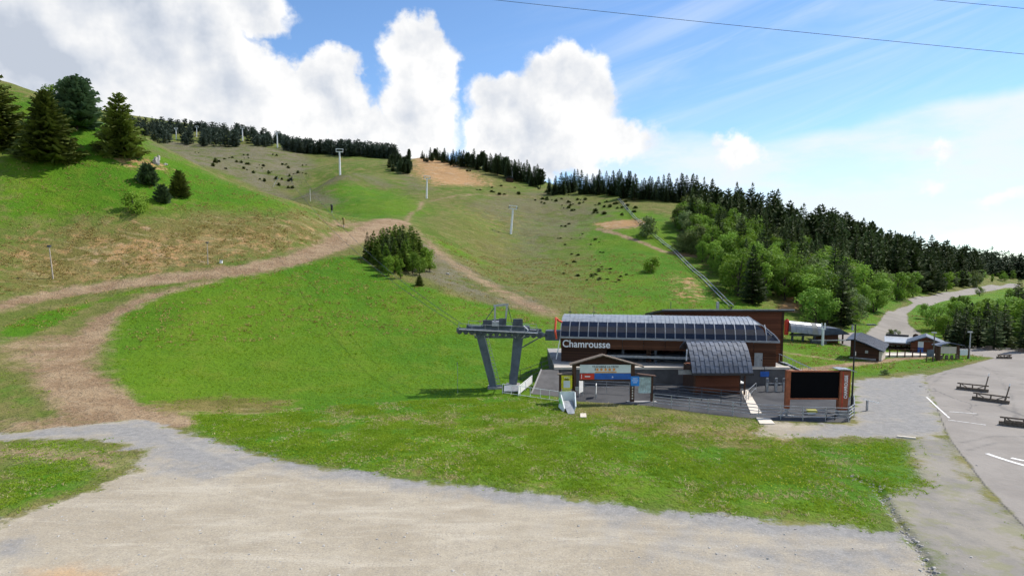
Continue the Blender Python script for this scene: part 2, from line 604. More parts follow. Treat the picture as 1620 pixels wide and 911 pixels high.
# bare earth
area('earth', [(650, 252), (705, 254), (740, 270), (770, 291), (690, 294), (660, 278)], 7.0)
area('earth', [(944, 353), (1000, 347), (1030, 352), (1020, 359), (960, 365)], 2.0)
area('earth', [(1072, 440), (1095, 440), (1112, 472), (1085, 476)], 4.0, 0.8)
stroke('earth', [(1075, 402), (1115, 404)], 5, 4, 2.0, 0.9)
stroke('earth', [(1245, 490), (1268, 470), (1275, 455)], 4, 3, 1.0)
stroke('earth', [(1300, 440), (1320, 425)], 4, 3, 1.0)
area('earth', [(40, 900), (140, 880), (210, 905), (200, 960), (20, 960)], 0.8, 0.7)
stroke('earth', [(205, 255), (250, 262)], 6, 4, 3.0, 0.8)
area('earth', [(110, 400), (200, 372), (300, 380), (330, 405), (240, 425), (150, 425)], 7.0, 0.72)
area('earth', [(300, 372), (400, 365), (480, 362), (520, 370), (430, 396), (340, 410)], 5.0, 0.55)
area('earth', [(0, 400), (60, 392), (110, 398), (60, 420), (0, 425)], 5.0, 0.55)
# tracks
stroke('track', [(235, 672), (170, 650), (115, 605), (100, 575), (135, 540), (165, 505), (225, 474), (300, 452), (345, 443)], 7.5, 1.6, 1.4)
area('track', [(0, 535), (100, 528), (160, 500), (190, 520), (165, 560), (170, 610), (205, 655), (80, 640), (60, 600), (0, 575)], 1.8, 0.72)
stroke('track', [(-60, 500), (20, 480), (100, 462), (200, 449), (300, 437), (400, 425), (470, 410), (520, 394), (565, 374), (605, 357), (625, 349)], 3.6, 10, 1.6)
stroke('track', [(520, 352), (560, 355), (610, 352)], 5, 5, 3.0, 0.8)
stroke('track', [(640, 356), (672, 378), (705, 408), (750, 438), (800, 464), (860, 492)], 3.5, 6, 3.2, 0.85)
stroke('track', [(640, 352), (651, 336), (664, 331), (668, 319), (700, 314), (745, 308)], 1.6, 2.0, 1.4, 0.85)
stroke('track', [(745, 308), (800, 309), (850, 312)], 6, 5, 4, 0.6)
stroke('track', [(945, 362), (990, 375), (1050, 398), (1105, 408)], 2.2, 2.2, 0.8)
stroke('track', [(960, 364), (1005, 358), (1020, 356)], 2.5, 2.5, 0.8)
stroke('track', [(1240, 588), (1300, 582), (1360, 575), (1420, 568), (1480, 563)], 2.4, 2.0, 0.7)
stroke('track', [(1235, 556), (1300, 566), (1360, 573)], 1.4, 1.2, 0.7, 0.9)
area('track', [(0, 665), (100, 660), (235, 660), (300, 680), (230, 720), (150, 690), (0, 692)], 1.5, 0.85)
area('track', [(-40, 698), (120, 698), (222, 712), (218, 738), (150, 762), (80, 745), (-40, 735)], 1.5, 0.60)
stroke('seam', [(1440, 603), (1466, 616), (1480, 640), (1500, 690), (1528, 728), (1560, 770), (1600, 812), (1640, 852), (1700, 905)], 0.10, 0.14, 0.10)
stroke('seam', [(1500, 588), (1470, 604), (1440, 622)], 0.12, 0.1, 0.10, 0.8)
for ruts in ([(250, 745), (420, 790), (700, 812), (1000, 845), (1300, 905)], [(250, 755), (420, 803), (700, 828), (1000, 864), (1250, 920)], [(60, 905), (220, 850), (460, 812), (760, 800)], [(120, 930), (300, 868), (520, 832), (800, 818)],
             [(500, 930), (640, 860), (900, 835), (1300, 850)], [(620, 940), (740, 880), (940, 855), (1330, 866)], [(270, 690), (380, 735), (560, 775), (800, 800)]):
    stroke('rut', ruts, 0.42, 0.42, 0.30)
for ruts in ([(1480, 592), (1540, 588), (1590, 592), (1640, 606)], [(1475, 596), (1538, 592), (1585, 597), (1640, 614)], [(1545, 575), (1575, 590), (1600, 625), (1610, 670)], [(1520, 700), (1570, 690), (1640, 690)], [(1530, 712), (1575, 700), (1640, 700)],
             [(1400, 690), (1450, 650), (1470, 610), (1500, 588)], [(1380, 685), (1425, 650), (1452, 612), (1480, 590)]):
    stroke('tyre', ruts, 0.30, 0.30, 0.22)
# gravel yard (sand coloured) and the bluish chippings on it
area('gravel', [(-200, 1000), (-60, 860), (30, 812), (120, 785), (215, 742), (228, 712), (150, 694), (0, 697), (-200, 705), (-200, 685), (0, 686), (130, 673), (215, 662), (262, 672), (335, 697), (450, 729), (600, 752), (800, 775), (960, 796), (1100, 813), (1250, 826), (1395, 838), (1432, 852), (1470, 905), (1500, 1000), (1540, 1400), (-200, 1400)], 0.7)
area('gravel', [(1350, 601), (1400, 598), (1462, 592), (1475, 612), (1482, 640), (1500, 692), (1440, 692), (1200, 690), (1215, 668), (1300, 672), (1350, 668)], 0.8)
area('chip', [(-80, 690), (0, 686), (130, 675), (215, 664), (262, 672), (335, 697), (420, 735), (360, 752), (250, 745), (235, 720), (150, 692), (0, 697)], 1.2)
stroke('chip', [(335, 697), (450, 729), (600, 752), (800, 775), (960, 796), (1100, 813), (1250, 826), (1395, 838)], 2.6, 4.5, 1.0, 0.9)
area('chip', [(1000, 830), (1400, 845), (1470, 905), (1480, 960), (1200, 900)], 3.0, 0.75)
area('chip', [(1350, 601), (1400, 598), (1462, 592), (1475, 612), (1482, 640), (1500, 692), (1440, 692), (1260, 690), (1300, 672), (1350, 668)], 1.0)
area('chip', [(0, 850), (40, 850), (45, 880), (0, 885)], 0.6, 0.8)
# asphalt
area('asphalt', [(1462, 596), (1480, 640), (1500, 690), (1560, 770), (1640, 852), (1760, 950), (2100, 950), (2300, 700), (2000, 565), (1620, 551), (1530, 547), (1485, 548), (1520, 560), (1575, 566), (1540, 575), (1500, 585)], 0.5)
area('asphalt', [(1350, 548), (1368, 530), (1392, 508), (1420, 488), (1462, 474), (1470, 474), (1448, 485), (1434, 496), (1436, 512), (1458, 528), (1492, 550), (1420, 548)], 0.6)
stroke('asphalt', [(1455, 479), (1475, 473), (1500, 467), (1540, 460), (1570, 455), (1605, 450)], 6.5, 6.5, 0.8)
area('asphalt', [(1330, 545), (1325, 530), (1350, 525), (1365, 530), (1355, 550)], 0.6)
area('worn', [(1496, 692), (1445, 692), (1440, 720), (1468, 768), (1400, 788), (1440, 850), (1475, 905), (1520, 1000), (1700, 1000), (1640, 852), (1560, 770)], 0.9)
area('worn', [(1462, 596), (1480, 640), (1500, 690), (1560, 770), (1640, 852), (1700, 900), (1680, 850), (1600, 772), (1535, 690), (1510, 640), (1490, 600)], 1.5, 0.35)
# dark asphalt of the lift forecourt
area('dark', [(902, 606), (1000, 606), (1240, 606), (1345, 606), (1346, 668), (1240, 666), (1130, 656), (1030, 642), (905, 634)], 0.35)
for k_ in list(MASK):
    if k_ in ('lush', 'dry', 'heath'):
        pass
for hard in ('gravel', 'asphalt', 'dark', 'worn'):
    for soft_ in ('lush', 'dry', 'track'):
        MASK[soft_] *= 1 - np.clip(MASK[hard] * 1.6 - 0.6, 0, 1)


# ---- ground material
def ground_material():
    m = bpy.data.materials.new('alpine_ground')
    m.use_nodes = True
    t = NT(m.node_tree)
    bsdf = t.n['Principled BSDF']
    co = t.node('ShaderNodeTexCoord').outputs['Object']
    n_big = t.noise(co, 0.035, 3, 0.55)
    n_mid = t.noise(co, 0.22, 5, 0.65)
    n_fine = t.noise(co, 1.7, 4, 0.72)
    n_edge = t.noise(co, 0.42, 6, 0.72)
    streak = t.noise(t.vmath('MULTIPLY', co, (0.16, 0.9, 0.5)), 0.7, 4, 0.65, 0.5)

    def mask(name, k=0.7, e=0.10, nz=None):
        v = t.math('ADD', t.attr(name), t.math('MULTIPLY', t.math('SUBTRACT', n_edge if nz is None else nz, 0.5), k))
        # no mask where the attribute is zero
        v = t.step(v, 0.5 - e, 0.5 + e)
        return t.math('MULTIPLY', v, t.step(t.attr(name), 0.0, 0.08))

    def two(a, b, nz, lo=0.35, hi=0.65):
        return t.mix(t.step(nz, lo, hi), a, b)

    base = two((0.125, 0.135, 0.032), (0.088, 0.138, 0.016), n_big, 0.4, 0.6)
    base = t.mix(t.math('MULTIPLY', t.step(n_mid, 0.42, 0.66), 0.7), base, (0.215, 0.180, 0.070))
    base = t.mix(t.math('MULTIPLY', t.step(n_fine, 0.5, 0.72), 0.45), base, (0.052, 0.070, 0.016))
    lush = two((0.058, 0.158, 0.003), (0.094, 0.180, 0.005), n_big, 0.40, 0.60)
    lush = t.mix(t.math('MULTIPLY', t.step(n_mid, 0.48, 0.70), 0.50), lush, (0.150, 0.190, 0.016))
    lush = t.mix(t.math('MULTIPLY', t.step(n_fine, 0.50, 0.70), 0.36), lush, (0.046, 0.112, 0.004))
    lush = t.mix(t.math('MULTIPLY', t.step(streak, 0.55, 0.75), 0.28), lush, (0.145, 0.185, 0.022))
    c = t.mix(t.math('MULTIPLY', mask('lush', 1.8, 0.30), 0.96), base, lush)
    heath = two((0.165, 0.140, 0.100), (0.115, 0.110, 0.045), n_mid, 0.4, 0.62)
    heath = t.mix(t.step(n_fine, 0.52, 0.7), heath, (0.205, 0.180, 0.165))
    heath = t.mix(t.step(t.noise(co, 0.075, 4, 0.7), 0.5, 0.62), heath, (0.085, 0.110, 0.022))
    c = t.mix(t.math('MULTIPLY', mask('heath', 1.3, 0.25, n_mid), 0.85), c, heath)
    dry = two((0.215, 0.165, 0.060), (0.125, 0.112, 0.026), n_mid, 0.38, 0.62)
    dry = t.mix(t.math('MULTIPLY', t.step(streak, 0.50, 0.72), 0.75), dry, (0.36, 0.29, 0.150))
    dry = t.mix(t.math('MULTIPLY', t.step(n_fine, 0.52, 0.74), 0.5), dry, (0.070, 0.078, 0.018))
    c = t.mix(t.math('MULTIPLY', mask('dry', 2.2, 0.26), 0.9), c, dry)
    earth = two((0.40, 0.225, 0.095), (0.33, 0.215, 0.110), n_fine, 0.4, 0.6)
    earth = t.mix(t.math('MULTIPLY', t.step(n_mid, 0.5, 0.7), 0.6), earth, (0.43, 0.34, 0.22))
    c = t.mix(mask('earth', 2.2, 0.22), c, earth)
    track = two((0.235, 0.156, 0.090), (0.320, 0.230, 0.140), n_mid, 0.4, 0.62)
    track = t.mix(t.math('MULTIPLY', t.step(n_fine, 0.5, 0.72), 0.55), track, (0.35, 0.285, 0.195))
    track = t.mix(t.math('MULTIPLY', t.step(streak, 0.52, 0.70), 0.5), track, (0.190, 0.122, 0.072))
    c = t.mix(mask('track', 1.5, 0.28), c, track)
    grav = two((0.320, 0.272, 0.200), (0.385, 0.335, 0.255), n_mid, 0.35, 0.65)
    grav = t.mix(t.math('MULTIPLY', t.step(n_fine, 0.42, 0.68), 0.55), grav, (0.285, 0.250, 0.200))
    grav = t.mix(t.math('MULTIPLY', t.step(streak, 0.50, 0.68), 0.5), grav, (0.48, 0.43, 0.345))
    chip = two((0.190, 0.190, 0.192), (0.265, 0.260, 0.254), n_fine, 0.35, 0.65)
    grav = t.mix(t.math('MULTIPLY', mask('chip', 2.2, 0.45), 0.9), grav, chip)
    grav = t.mix(t.math('MULTIPLY', mask('earth', 1.2, 0.30), 0.8), grav, (0.46, 0.30, 0.16))
    speck = t.noise(co, 9.0, 3, 0.85)
    grav = t.mix(t.math('MULTIPLY', t.step(speck, 0.50, 0.66), 0.60), grav, (0.19, 0.175, 0.155))
    grav = t.mix(t.math('MULTIPLY', t.step(speck, 0.46, 0.30), 0.35), grav, (0.58, 0.55, 0.50))
    grav = t.mix(t.math('MULTIPLY', t.step(t.math('ADD', t.attr('rut'), t.math('MULTIPLY', t.math('SUBTRACT', n_edge, 0.5), 1.6)), 0.25, 0.95), 0.20), grav, (0.50, 0.45, 0.365))
    worn = two((0.215, 0.200, 0.178), (0.275, 0.250, 0.212), n_mid, 0.4, 0.6)
    worn = t.mix(t.math('MULTIPLY', t.step(speck, 0.50, 0.70), 0.45), worn, (0.19, 0.18, 0.165))
    worn = t.mix(t.math('MULTIPLY', t.step(n_edge, 0.50, 0.60), 0.45), worn, (0.20, 0.205, 0.085))
    c = t.mix(mask('worn', 2.2, 0.24), c, worn)
    c = t.mix(mask('gravel', 2.0, 0.16), c, grav)
    asph = two((0.235, 0.213, 0.190), (0.280, 0.255, 0.228), n_mid, 0.35, 0.65)
    asph = t.mix(t.math('MULTIPLY', t.step(streak, 0.52, 0.72), 0.35), asph, (0.285, 0.265, 0.245))
    asph = t.mix(t.math('MULTIPLY', t.step(speck, 0.52, 0.74), 0.25), asph, (0.22, 0.21, 0.20))
    crack = t.node('ShaderNodeTexVoronoi', feature='DISTANCE_TO_EDGE')
    t.put(crack.inputs['Vector'], t.vmath('ADD', co, t.vmath('MULTIPLY', t.noise(co, 0.8, 3, 0.6, 0, True), (1.6, 1.6, 0))))
    crack.inputs['Scale'].default_value = 0.11
    cr = t.math('MULTIPLY', t.step(crack.outputs['Distance'], 0.011, 0.003), t.step(n_big, 0.45, 0.55))
    asph = t.mix(t.math('MULTIPLY', cr, 0.6), asph, (0.12, 0.115, 0.11))
    asph = t.mix(t.math('MULTIPLY', t.step(t.math('ADD', t.attr('tyre'), t.math('MULTIPLY', t.math('SUBTRACT', n_edge, 0.5), 2.0)), 0.3, 1.0), 0.55), asph, (0.13, 0.122, 0.115))
    c = t.mix(mask('asphalt', 0.9, 0.14), c, asph)
    c = t.mix(t.math('MULTIPLY', t.step(t.attr('seam'), 0.3, 0.7), t.step(n_edge, 0.36, 0.5)), c, (0.085, 0.080, 0.074))
    dark = two((0.048, 0.048, 0.052), (0.080, 0.080, 0.083), n_mid, 0.35, 0.65)
    c = t.mix(mask('dark', 0.15, 0.10), c, dark)
    t.l.new(c, bsdf.inputs['Base Color'])
    bsdf.inputs['Roughness'].default_value = 0.95
    bsdf.inputs['Specular IOR Level'].default_value = 0.15
    hard = t.math('MAXIMUM', t.math('MAXIMUM', t.attr('gravel'), t.attr('asphalt')), t.math('MAXIMUM', t.attr('dark'), t.attr('worn')))
    softness = t.step(hard, 0.35, 0.65, True, 1.0, 0.10)
    h = t.math('ADD', t.math('MULTIPLY', t.math('SUBTRACT', n_fine, 0.5), 0.5), t.math('SUBTRACT', n_mid, 0.5))
    h = t.math('MULTIPLY', h, softness)
    h = t.math('ADD', h, t.math('MULTIPLY', speck, 0.012))
    t.l.new(t.bump(h, 0.85, 1.0), bsdf.inputs['Normal'])
    return m


GROUND_MAT = ground_material()
# split the sheet into the pieces of the setting it is made of
ia = np.arange(NA)
ir = np.arange(NR - 1)
IA, IR = np.meshgrid(ia, ir, indexing='ij')
I0 = IA * NR + IR
I1 = ((IA + 1) % NA) * NR + IR
QUADS = np.stack([I0, I0 + 1, I1 + 1, I1], -1).reshape(-1, 4)


def qm(name):
    return MASK[name][QUADS].mean(1)


kind = np.zeros(len(QUADS), int)
qy = VY[QUADS].mean(1)
qx = VX[QUADS].mean(1)
kind[qm('track') > 0.5] = 1
kind[qm('gravel') > 0.5] = 2
kind[qm('worn') > 0.6] = 2
isas = qm('asphalt') > 0.5
kind[isas] = 3
roadish = isas & ((qy > 112) | ((qx < 62) & (qy > 98)))
kind[roadish] = 4
kind[qm('dark') > 0.5] = 5
NAMES = ['ground', 'dirt_track', 'gravel_yard', 'car_park', 'road', 'forecourt']


def ground_piece(name, q):
    used = np.unique(q)
    remap = np.full(len(VX), -1, np.int64)
    remap[used] = np.arange(len(used))
    me = bpy.data.meshes.new(name)
    co = np.stack([VX[used], VY[used], VZ[used]], 1).astype(np.float32)
    me.vertices.add(len(used))
    me.vertices.foreach_set('co', co.ravel())
    nq = len(q)
    me.loops.add(nq * 4)
    me.polygons.add(nq)
    me.loops.foreach_set('vertex_index', remap[q].ravel().astype(np.int32))
    me.polygons.foreach_set('loop_start', np.arange(0, nq * 4, 4, dtype=np.int32))
    me.polygons.foreach_set('use_smooth', np.ones(nq, bool))
    me.update(calc_edges=True)
    for k, v in MASK.items():
        at_ = me.attributes.new(k, 'FLOAT', 'POINT')
        at_.data.foreach_set('value', v[used].astype(np.float32))
    me.materials.append(GROUND_MAT)
    me.validate()
    o = bpy.data.objects.new(name, me)
    COL.objects.link(o)
    o['kind'] = 'structure'
    return o


for i, nm in enumerate(NAMES):
    if (kind == i).any():
        ground_piece(nm, QUADS[kind == i])

# ------------------------------------------------------------------ building helpers
class MB:
    """collects simple solids; build() links them as ONE mesh object"""
    def __init__(self):
        self.v = []
        self.f = []

    def add(self, verts, faces):
        o = len(self.v)
        self.v += [tuple(map(float, p)) for p in verts]
        self.f += [tuple(i + o for i in f) for f in faces]
        return self

    def box(self, x0, x1, y0, y1, z0, z1):
        v = [(x, y, z) for z in (z0, z1) for y in (y0, y1) for x in (x0, x1)]
        return self.add(v, [(0, 2, 3, 1), (4, 5, 7, 6), (0, 1, 5, 4), (2, 6, 7, 3), (0, 4, 6, 2), (1, 3, 7, 5)])

    def beam(self, a, b, w, h=None, up=(0, 0, 1)):
        """rectangular bar between two points"""
        h = w if h is None else h
        a, b = Vector(a), Vector(b)
        d = (b - a).normalized()
        u = Vector(up)
        if abs(d.dot(u)) > 0.98:
            u = Vector((0, 1, 0))
        s = d.cross(u).normalized()
        t = s.cross(d).normalized()
        v = []
        for p in (a, b):
            for i, j in ((-1, -1), (1, -1), (1, 1), (-1, 1)):
                v.append(p + s * (i * w / 2) + t * (j * h / 2))
        return self.add(v, [(3, 2, 1, 0), (4, 5, 6, 7), (0, 1, 5, 4), (1, 2, 6, 5), (2, 3, 7, 6), (3, 0, 4, 7)])

    def tube(self, pts, r, n=8, caps=True):
        pts = [Vector(p) for p in pts]
        rs = r if isinstance(r, (list, tuple)) else [r] * len(pts)
        rings = []
        prev = None
        for i, p in enumerate(pts):
            d = (pts[min(i + 1, len(pts) - 1)] - pts[max(i - 1, 0)]).normalized()
            ref = prev if prev is not None else (Vector((0, 0, 1)) if abs(d.z) < 0.9 else Vector((1, 0, 0)))
            s = d.cross(ref).normalized()
            t = s.cross(d).normalized()
            prev = t
            rings.append([p + (s * math.cos(2 * math.pi * k / n) + t * math.sin(2 * math.pi * k / n)) * rs[i] for k in range(n)])
        v = [q for rg in rings for q in rg]
        f = []
        for i in range(len(pts) - 1):
            for k in range(n):
                f.append((i * n + k, i * n + (k + 1) % n, (i + 1) * n + (k + 1) % n, (i + 1) * n + k))
        if caps:
            f.append(tuple(reversed(range(n))))
            f.append(tuple((len(pts) - 1) * n + k for k in range(n)))
        return self.add(v, f)

    def prism(self, poly, axis, a, b):
        """extrude a 2-D outline: axis 'x' takes (y,z), 'y' takes (x,z), 'z' takes (x,y)"""
        def p3(q, t):
            return {'x': (t, q[0], q[1]), 'y': (q[0], t, q[1]), 'z': (q[0], q[1], t)}[axis]
        n = len(poly)
        v = [p3(q, a) for q in poly] + [p3(q, b) for q in poly]
        f = [tuple(reversed(range(n))), tuple(range(n, 2 * n))]
        f += [(i, (i + 1) % n, n + (i + 1) % n, n + i) for i in range(n)]
        return self.add(v, f)

    def disc(self, c, normal, r, th, n=20):
        c = Vector(c)
        d = Vector(normal).normalized() * th / 2
        return self.tube([c - d, c + d], r, n)

    def build(self, name, mat, parent=None, smooth=False):
        me = bpy.data.meshes.new(name)
        me.from_pydata(self.v, [], self.f)
        bm = bmesh.new()
        bm.from_mesh(me)
        bmesh.ops.recalc_face_normals(bm, faces=bm.faces)
        bm.to_mesh(me)
        bm.free()
        if smooth:
            for p in me.polygons:
                p.use_smooth = True
        me.materials.append(mat)
        o = bpy.data.objects.new(name, me)
        COL.objects.link(o)
        o.parent = parent
        return o


def tag(o, label, cat, group=None):
    o['label'] = label
    o['category'] = cat
    if group:
        o['group'] = group
    return o


def thing(name, label, cat, loc=(0, 0, 0), rz=0.0, group=None):
    o = bpy.data.objects.new(name, None)
    o.empty_display_size = 0.3
    COL.objects.link(o)
    o.location = tuple(map(float, loc))
    o.rotation_euler = (0, 0, rz)
    return tag(o, label, cat, group)


def dup(root, loc, rz, scale=1.0, label=None, group=None, parent=None):
    r = root.copy()
    COL.objects.link(r)
    if parent is None:
        r.location = tuple(map(float, loc))
        r.rotation_euler = (0, 0, rz)
        r.scale = scale if isinstance(scale, tuple) else (scale,) * 3
    else:
        r.parent = parent
    if label:
        r['label'] = label
    if group:
        r['group'] = group
    for ch in root.children:
        dup(ch, None, None, parent=r)
    return r


def mesh_obj(name, verts, faces, mat, parent=None, link=True):
    me = bpy.data.meshes.new(name)
    me.from_pydata(verts, [], faces)
    me.materials.append(mat)
    o = bpy.data.objects.new(name, me)
    if link:
        COL.objects.link(o)
    o.parent = parent
    return o


def text_part(name, s, size, mat, parent, loc, rot, extrude=0.02, align='LEFT', bold=0.0, space=1.0):
    cu = bpy.data.curves.new(name, 'FONT')
    cu.body = s
    cu.size = size
    cu.extrude = extrude
    cu.offset = bold
    cu.align_x = align
    cu.space_character = space
    tmp = bpy.data.objects.new(name + '_curve', cu)
    COL.objects.link(tmp)
    dg = bpy.context.evaluated_depsgraph_get()
    me = bpy.data.meshes.new_from_object(tmp.evaluated_get(dg))
    bpy.data.objects.remove(tmp)
    bpy.data.curves.remove(cu)
    me.name = name
    me.materials.clear()
    me.materials.append(mat)
    o = bpy.data.objects.new(name, me)
    COL.objects.link(o)
    o.parent = parent
    o.location = loc
    o.rotation_euler = rot
    return o


# ------------------------------------------------------------------ materials
def mat(name, col, rough=0.7, metal=0.0, var=0.18, scale=2.0, bump=0.0, spec=0.4, dirt=None):
    m = bpy.data.materials.new(name)
    m.use_nodes = True
    t = NT(m.node_tree)
    b = t.n['Principled BSDF']
    co = t.node('ShaderNodeTexCoord').outputs['Object']
    n = t.noise(co, scale, 5, 0.62)
    lo = tuple(c * (1 - var) for c in col)
    hi = tuple(min(1, c * (1 + var)) for c in col)
    c = t.mix(t.step(n, 0.3, 0.7), lo, hi)
    if dirt:
        c = t.mix(t.math('MULTIPLY', t.step(t.noise(co, scale * 0.6, 6, 0.7), 0.52, 0.75), 0.6), c, dirt)
    t.l.new(c, b.inputs['Base Color'])
    b.inputs['Roughness'].default_value = rough
    b.inputs['Metallic'].default_value = metal
    b.inputs['Specular IOR Level'].default_value = spec
    if bump:
        t.l.new(t.bump(t.noise(co, scale * 6, 4, 0.6), bump, 0.03), b.inputs['Normal'])
    return m


def planks(name, c0, c1, w=0.16, axis=2, rough=0.75):
    """boards with their own tones, grain and a shallow joint"""
    m = bpy.data.materials.new(name)
    m.use_nodes = True
    t = NT(m.node_tree)
    b = t.n['Principled BSDF']
    co = t.node('ShaderNodeTexCoord').outputs['Object']
    s = t.sep(co)
    k = t.math('DIVIDE', s[axis], w)
    idx = t.math('FLOOR', k)
    wn = t.node('ShaderNodeTexWhiteNoise', noise_dimensions='1D')
    t.put(wn.inputs['W'], idx)
    stretch = (0.6, 0.6, 12.0) if axis == 2 else (12.0, 0.6, 0.6)
    grain = t.noise(t.vmath('MULTIPLY', co, stretch), 1.5, 5, 0.65)
    big = t.noise(co, 0.5, 3, 0.6)
    f = t.math('ADD', t.math('MULTIPLY', wn.outputs[0], 0.45), t.math('ADD', t.math('MULTIPLY', grain, 0.45), t.math('MULTIPLY', big, 0.25)))
    c = t.mix(t.step(f, 0.25, 0.85), c0, c1)
    fr = t.math('FRACT', k)
    joint = t.math('MINIMUM', t.step(fr, 0.0, 0.08), t.step(fr, 1.0, 0.92))
    c = t.mix(joint, tuple(x * 0.35 for x in c0), c)
    t.l.new(c, b.inputs['Base Color'])
    b.inputs['Roughness'].default_value = rough
    b.inputs['Specular IOR Level'].default_value = 0.25
    h = t.math('ADD', t.math('MULTIPLY', joint, 0.6), t.math('MULTIPLY', grain, 0.25))
    t.l.new(t.bump(h, 0.5, 0.02), b.inputs['Normal'])
    return m


def leaf_mat(name, c_dark, c_light, trans=0.25, scale=1.1):
    m = bpy.data.materials.new(name)
    m.use_nodes = True
    t = NT(m.node_tree)
    b = t.n['Principled BSDF']
    out = t.n['Material Output']
    co = t.node('ShaderNodeTexCoord').outputs['Object']
    info = t.node('ShaderNodeObjectInfo').outputs['Random']
    n = t.noise(co, scale, 3, 0.7)
    f = t.math('ADD', t.math('MULTIPLY', n, 0.75), t.math('MULTIPLY', info, 0.42))
    c = t.mix(t.step(f, 0.30, 0.85), c_dark, c_light)
    hue = t.mix(info, (1.14, 1.0, 0.85), (0.90, 1.0, 1.12))
    c = t.mix(1.0, c, hue, 'MULTIPLY')
    t.l.new(c, b.inputs['Base Color'])
    b.inputs['Roughness'].default_value = 0.75
    b.inputs['Specular IOR Level'].default_value = 0.2
    tr = t.node('ShaderNodeBsdfTranslucent')
    t.l.new(c, tr.inputs['Color'])
    mx = t.node('ShaderNodeMixShader')
    mx.inputs[0].default_value = trans
    t.l.new(b.outputs[0], mx.inputs[1])
    t.l.new(tr.outputs[0], mx.inputs[2])
    t.l.new(mx.outputs[0], out.inputs['Surface'])
    return m


M = {}
M['wood'] = planks('stained_boards', (0.058, 0.022, 0.010), (0.125, 0.050, 0.023))
M['wood_dark'] = planks('dark_boards', (0.035, 0.016, 0.010), (0.075, 0.033, 0.018))
M['wood_v'] = planks('upright_boards', (0.085, 0.030, 0.014), (0.180, 0.065, 0.028), 0.18, 0)
M['wood_red'] = planks('red_boards', (0.085, 0.026, 0.012), (0.165, 0.055, 0.026))
M['post'] = mat('brown_post', (0.075, 0.036, 0.020), 0.8, 0, 0.35, 5, 0.3)
M['grey_wood'] = mat('weathered_timber', (0.135, 0.105, 0.080), 0.9, 0, 0.4, 6, 0.5)
M['steel'] = mat('galvanised_steel', (0.36, 0.37, 0.38), 0.45, 0.55, 0.2, 3, 0.1)
M['steel_dark'] = mat('dark_painted_steel', (0.060, 0.070, 0.085), 0.5, 0.2, 0.3, 2, 0.1, 0.4, (0.16, 0.15, 0.14))
M['pylon'] = mat('pylon_steel', (0.76, 0.76, 0.74), 0.55, 0.15, 0.12, 1.5)
M['tower'] = mat('tower_steel', (0.100, 0.120, 0.150), 0.5, 0.3, 0.25, 1.2, 0.1, 0.4, (0.24, 0.24, 0.24))
M['roof_metal'] = mat('zinc_roof', (0.30, 0.32, 0.345), 0.45, 0.35, 0.20, 1.5, 0.05, 0.4, (0.30, 0.30, 0.30))
M['roof_tile'] = mat('slate_grey_sheet', (0.085, 0.102, 0.138), 0.55, 0.10, 0.30, 1.6)
M['roof_dark'] = mat('dark_roof_sheet', (0.040, 0.053, 0.082), 0.6, 0.05, 0.3, 1.2)
M['roof_edge'] = mat('roof_edge', (0.035, 0.032, 0.032), 0.7)
M['glass'] = mat('dark_glazing', (0.012, 0.015, 0.028), 0.10, 0.0, 0.3, 0.7, 0.0, 0.5)
M['mullion'] = mat('mullion_metal', (0.26, 0.27, 0.29), 0.4, 0.4, 0.1)
M['white'] = mat('white_paint', (0.78, 0.78, 0.76), 0.6, 0, 0.06, 2, 0, 0.4, (0.62, 0.61, 0.58))
M['white_plain'] = mat('white_letters', (0.80, 0.80, 0.80), 0.6, 0, 0.02)
M['concrete'] = mat('concrete', (0.30, 0.29, 0.275), 0.9, 0, 0.15, 1.0, 0.2, 0.2, (0.20, 0.19, 0.18))
M['concrete_dark'] = mat('grey_wall_render', (0.115, 0.110, 0.108), 0.9, 0, 0.18, 0.8, 0.2, 0.2)
M['coping'] = mat('pale_coping', (0.62, 0.55, 0.46), 0.8, 0, 0.08, 1.0)
M['red'] = mat('red_paint', (0.55, 0.035, 0.020), 0.45)
M['orange_red'] = mat('orange_red_tube', (0.75, 0.10, 0.045), 0.45)
M['rust'] = mat('rust_orange_steel', (0.270, 0.078, 0.032), 0.65, 0.1, 0.25, 2.0, 0.1)
M['black'] = mat('black_screen', (0.003, 0.003, 0.004), 0.7, 0, 0.1, 2, 0, 0.05)
M['black_paint'] = mat('black_paint', (0.012, 0.012, 0.014), 0.5)
M['blue'] = mat('blue_sign', (0.020, 0.110, 0.420), 0.5)
M['sky_blue'] = mat('light_blue_sign', (0.030, 0.250, 0.700), 0.5)
M['yellow'] = mat('yellow_sign', (0.62, 0.56, 0.02), 0.55)
M['orange'] = mat('orange_print', (0.70, 0.28, 0.06), 0.55)
M['mapgreen'] = mat('piste_map', (0.42, 0.52, 0.50), 0.55, 0, 0.35, 2.5)
M['pale_sign'] = mat('pale_sign', (0.62, 0.67, 0.66), 0.55, 0, 0.08, 1)
M['green'] = mat('green_print', (0.10, 0.50, 0.06), 0.55)
M['rock'] = mat('pale_rock', (0.38, 0.36, 0.33), 0.9, 0, 0.3, 1.5, 0.5)
M['bark'] = mat('bark', (0.060, 0.045, 0.032), 0.9, 0, 0.35, 6, 0.5)
M['bark_pale'] = mat('pale_bark', (0.16, 0.14, 0.11), 0.9, 0, 0.3, 6, 0.4)
M['needles'] = leaf_mat('spruce_needles', (0.028, 0.054, 0.018), (0.110, 0.145, 0.044), 0.10)
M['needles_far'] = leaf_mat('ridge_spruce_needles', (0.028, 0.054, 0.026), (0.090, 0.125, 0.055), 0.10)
M['needles_olive'] = leaf_mat('olive_needles', (0.044, 0.076, 0.015), (0.200, 0.235, 0.044), 0.10)
M['needles_pine'] = leaf_mat('pine_needles', (0.032, 0.068, 0.030), (0.110, 0.165, 0.072), 0.10)
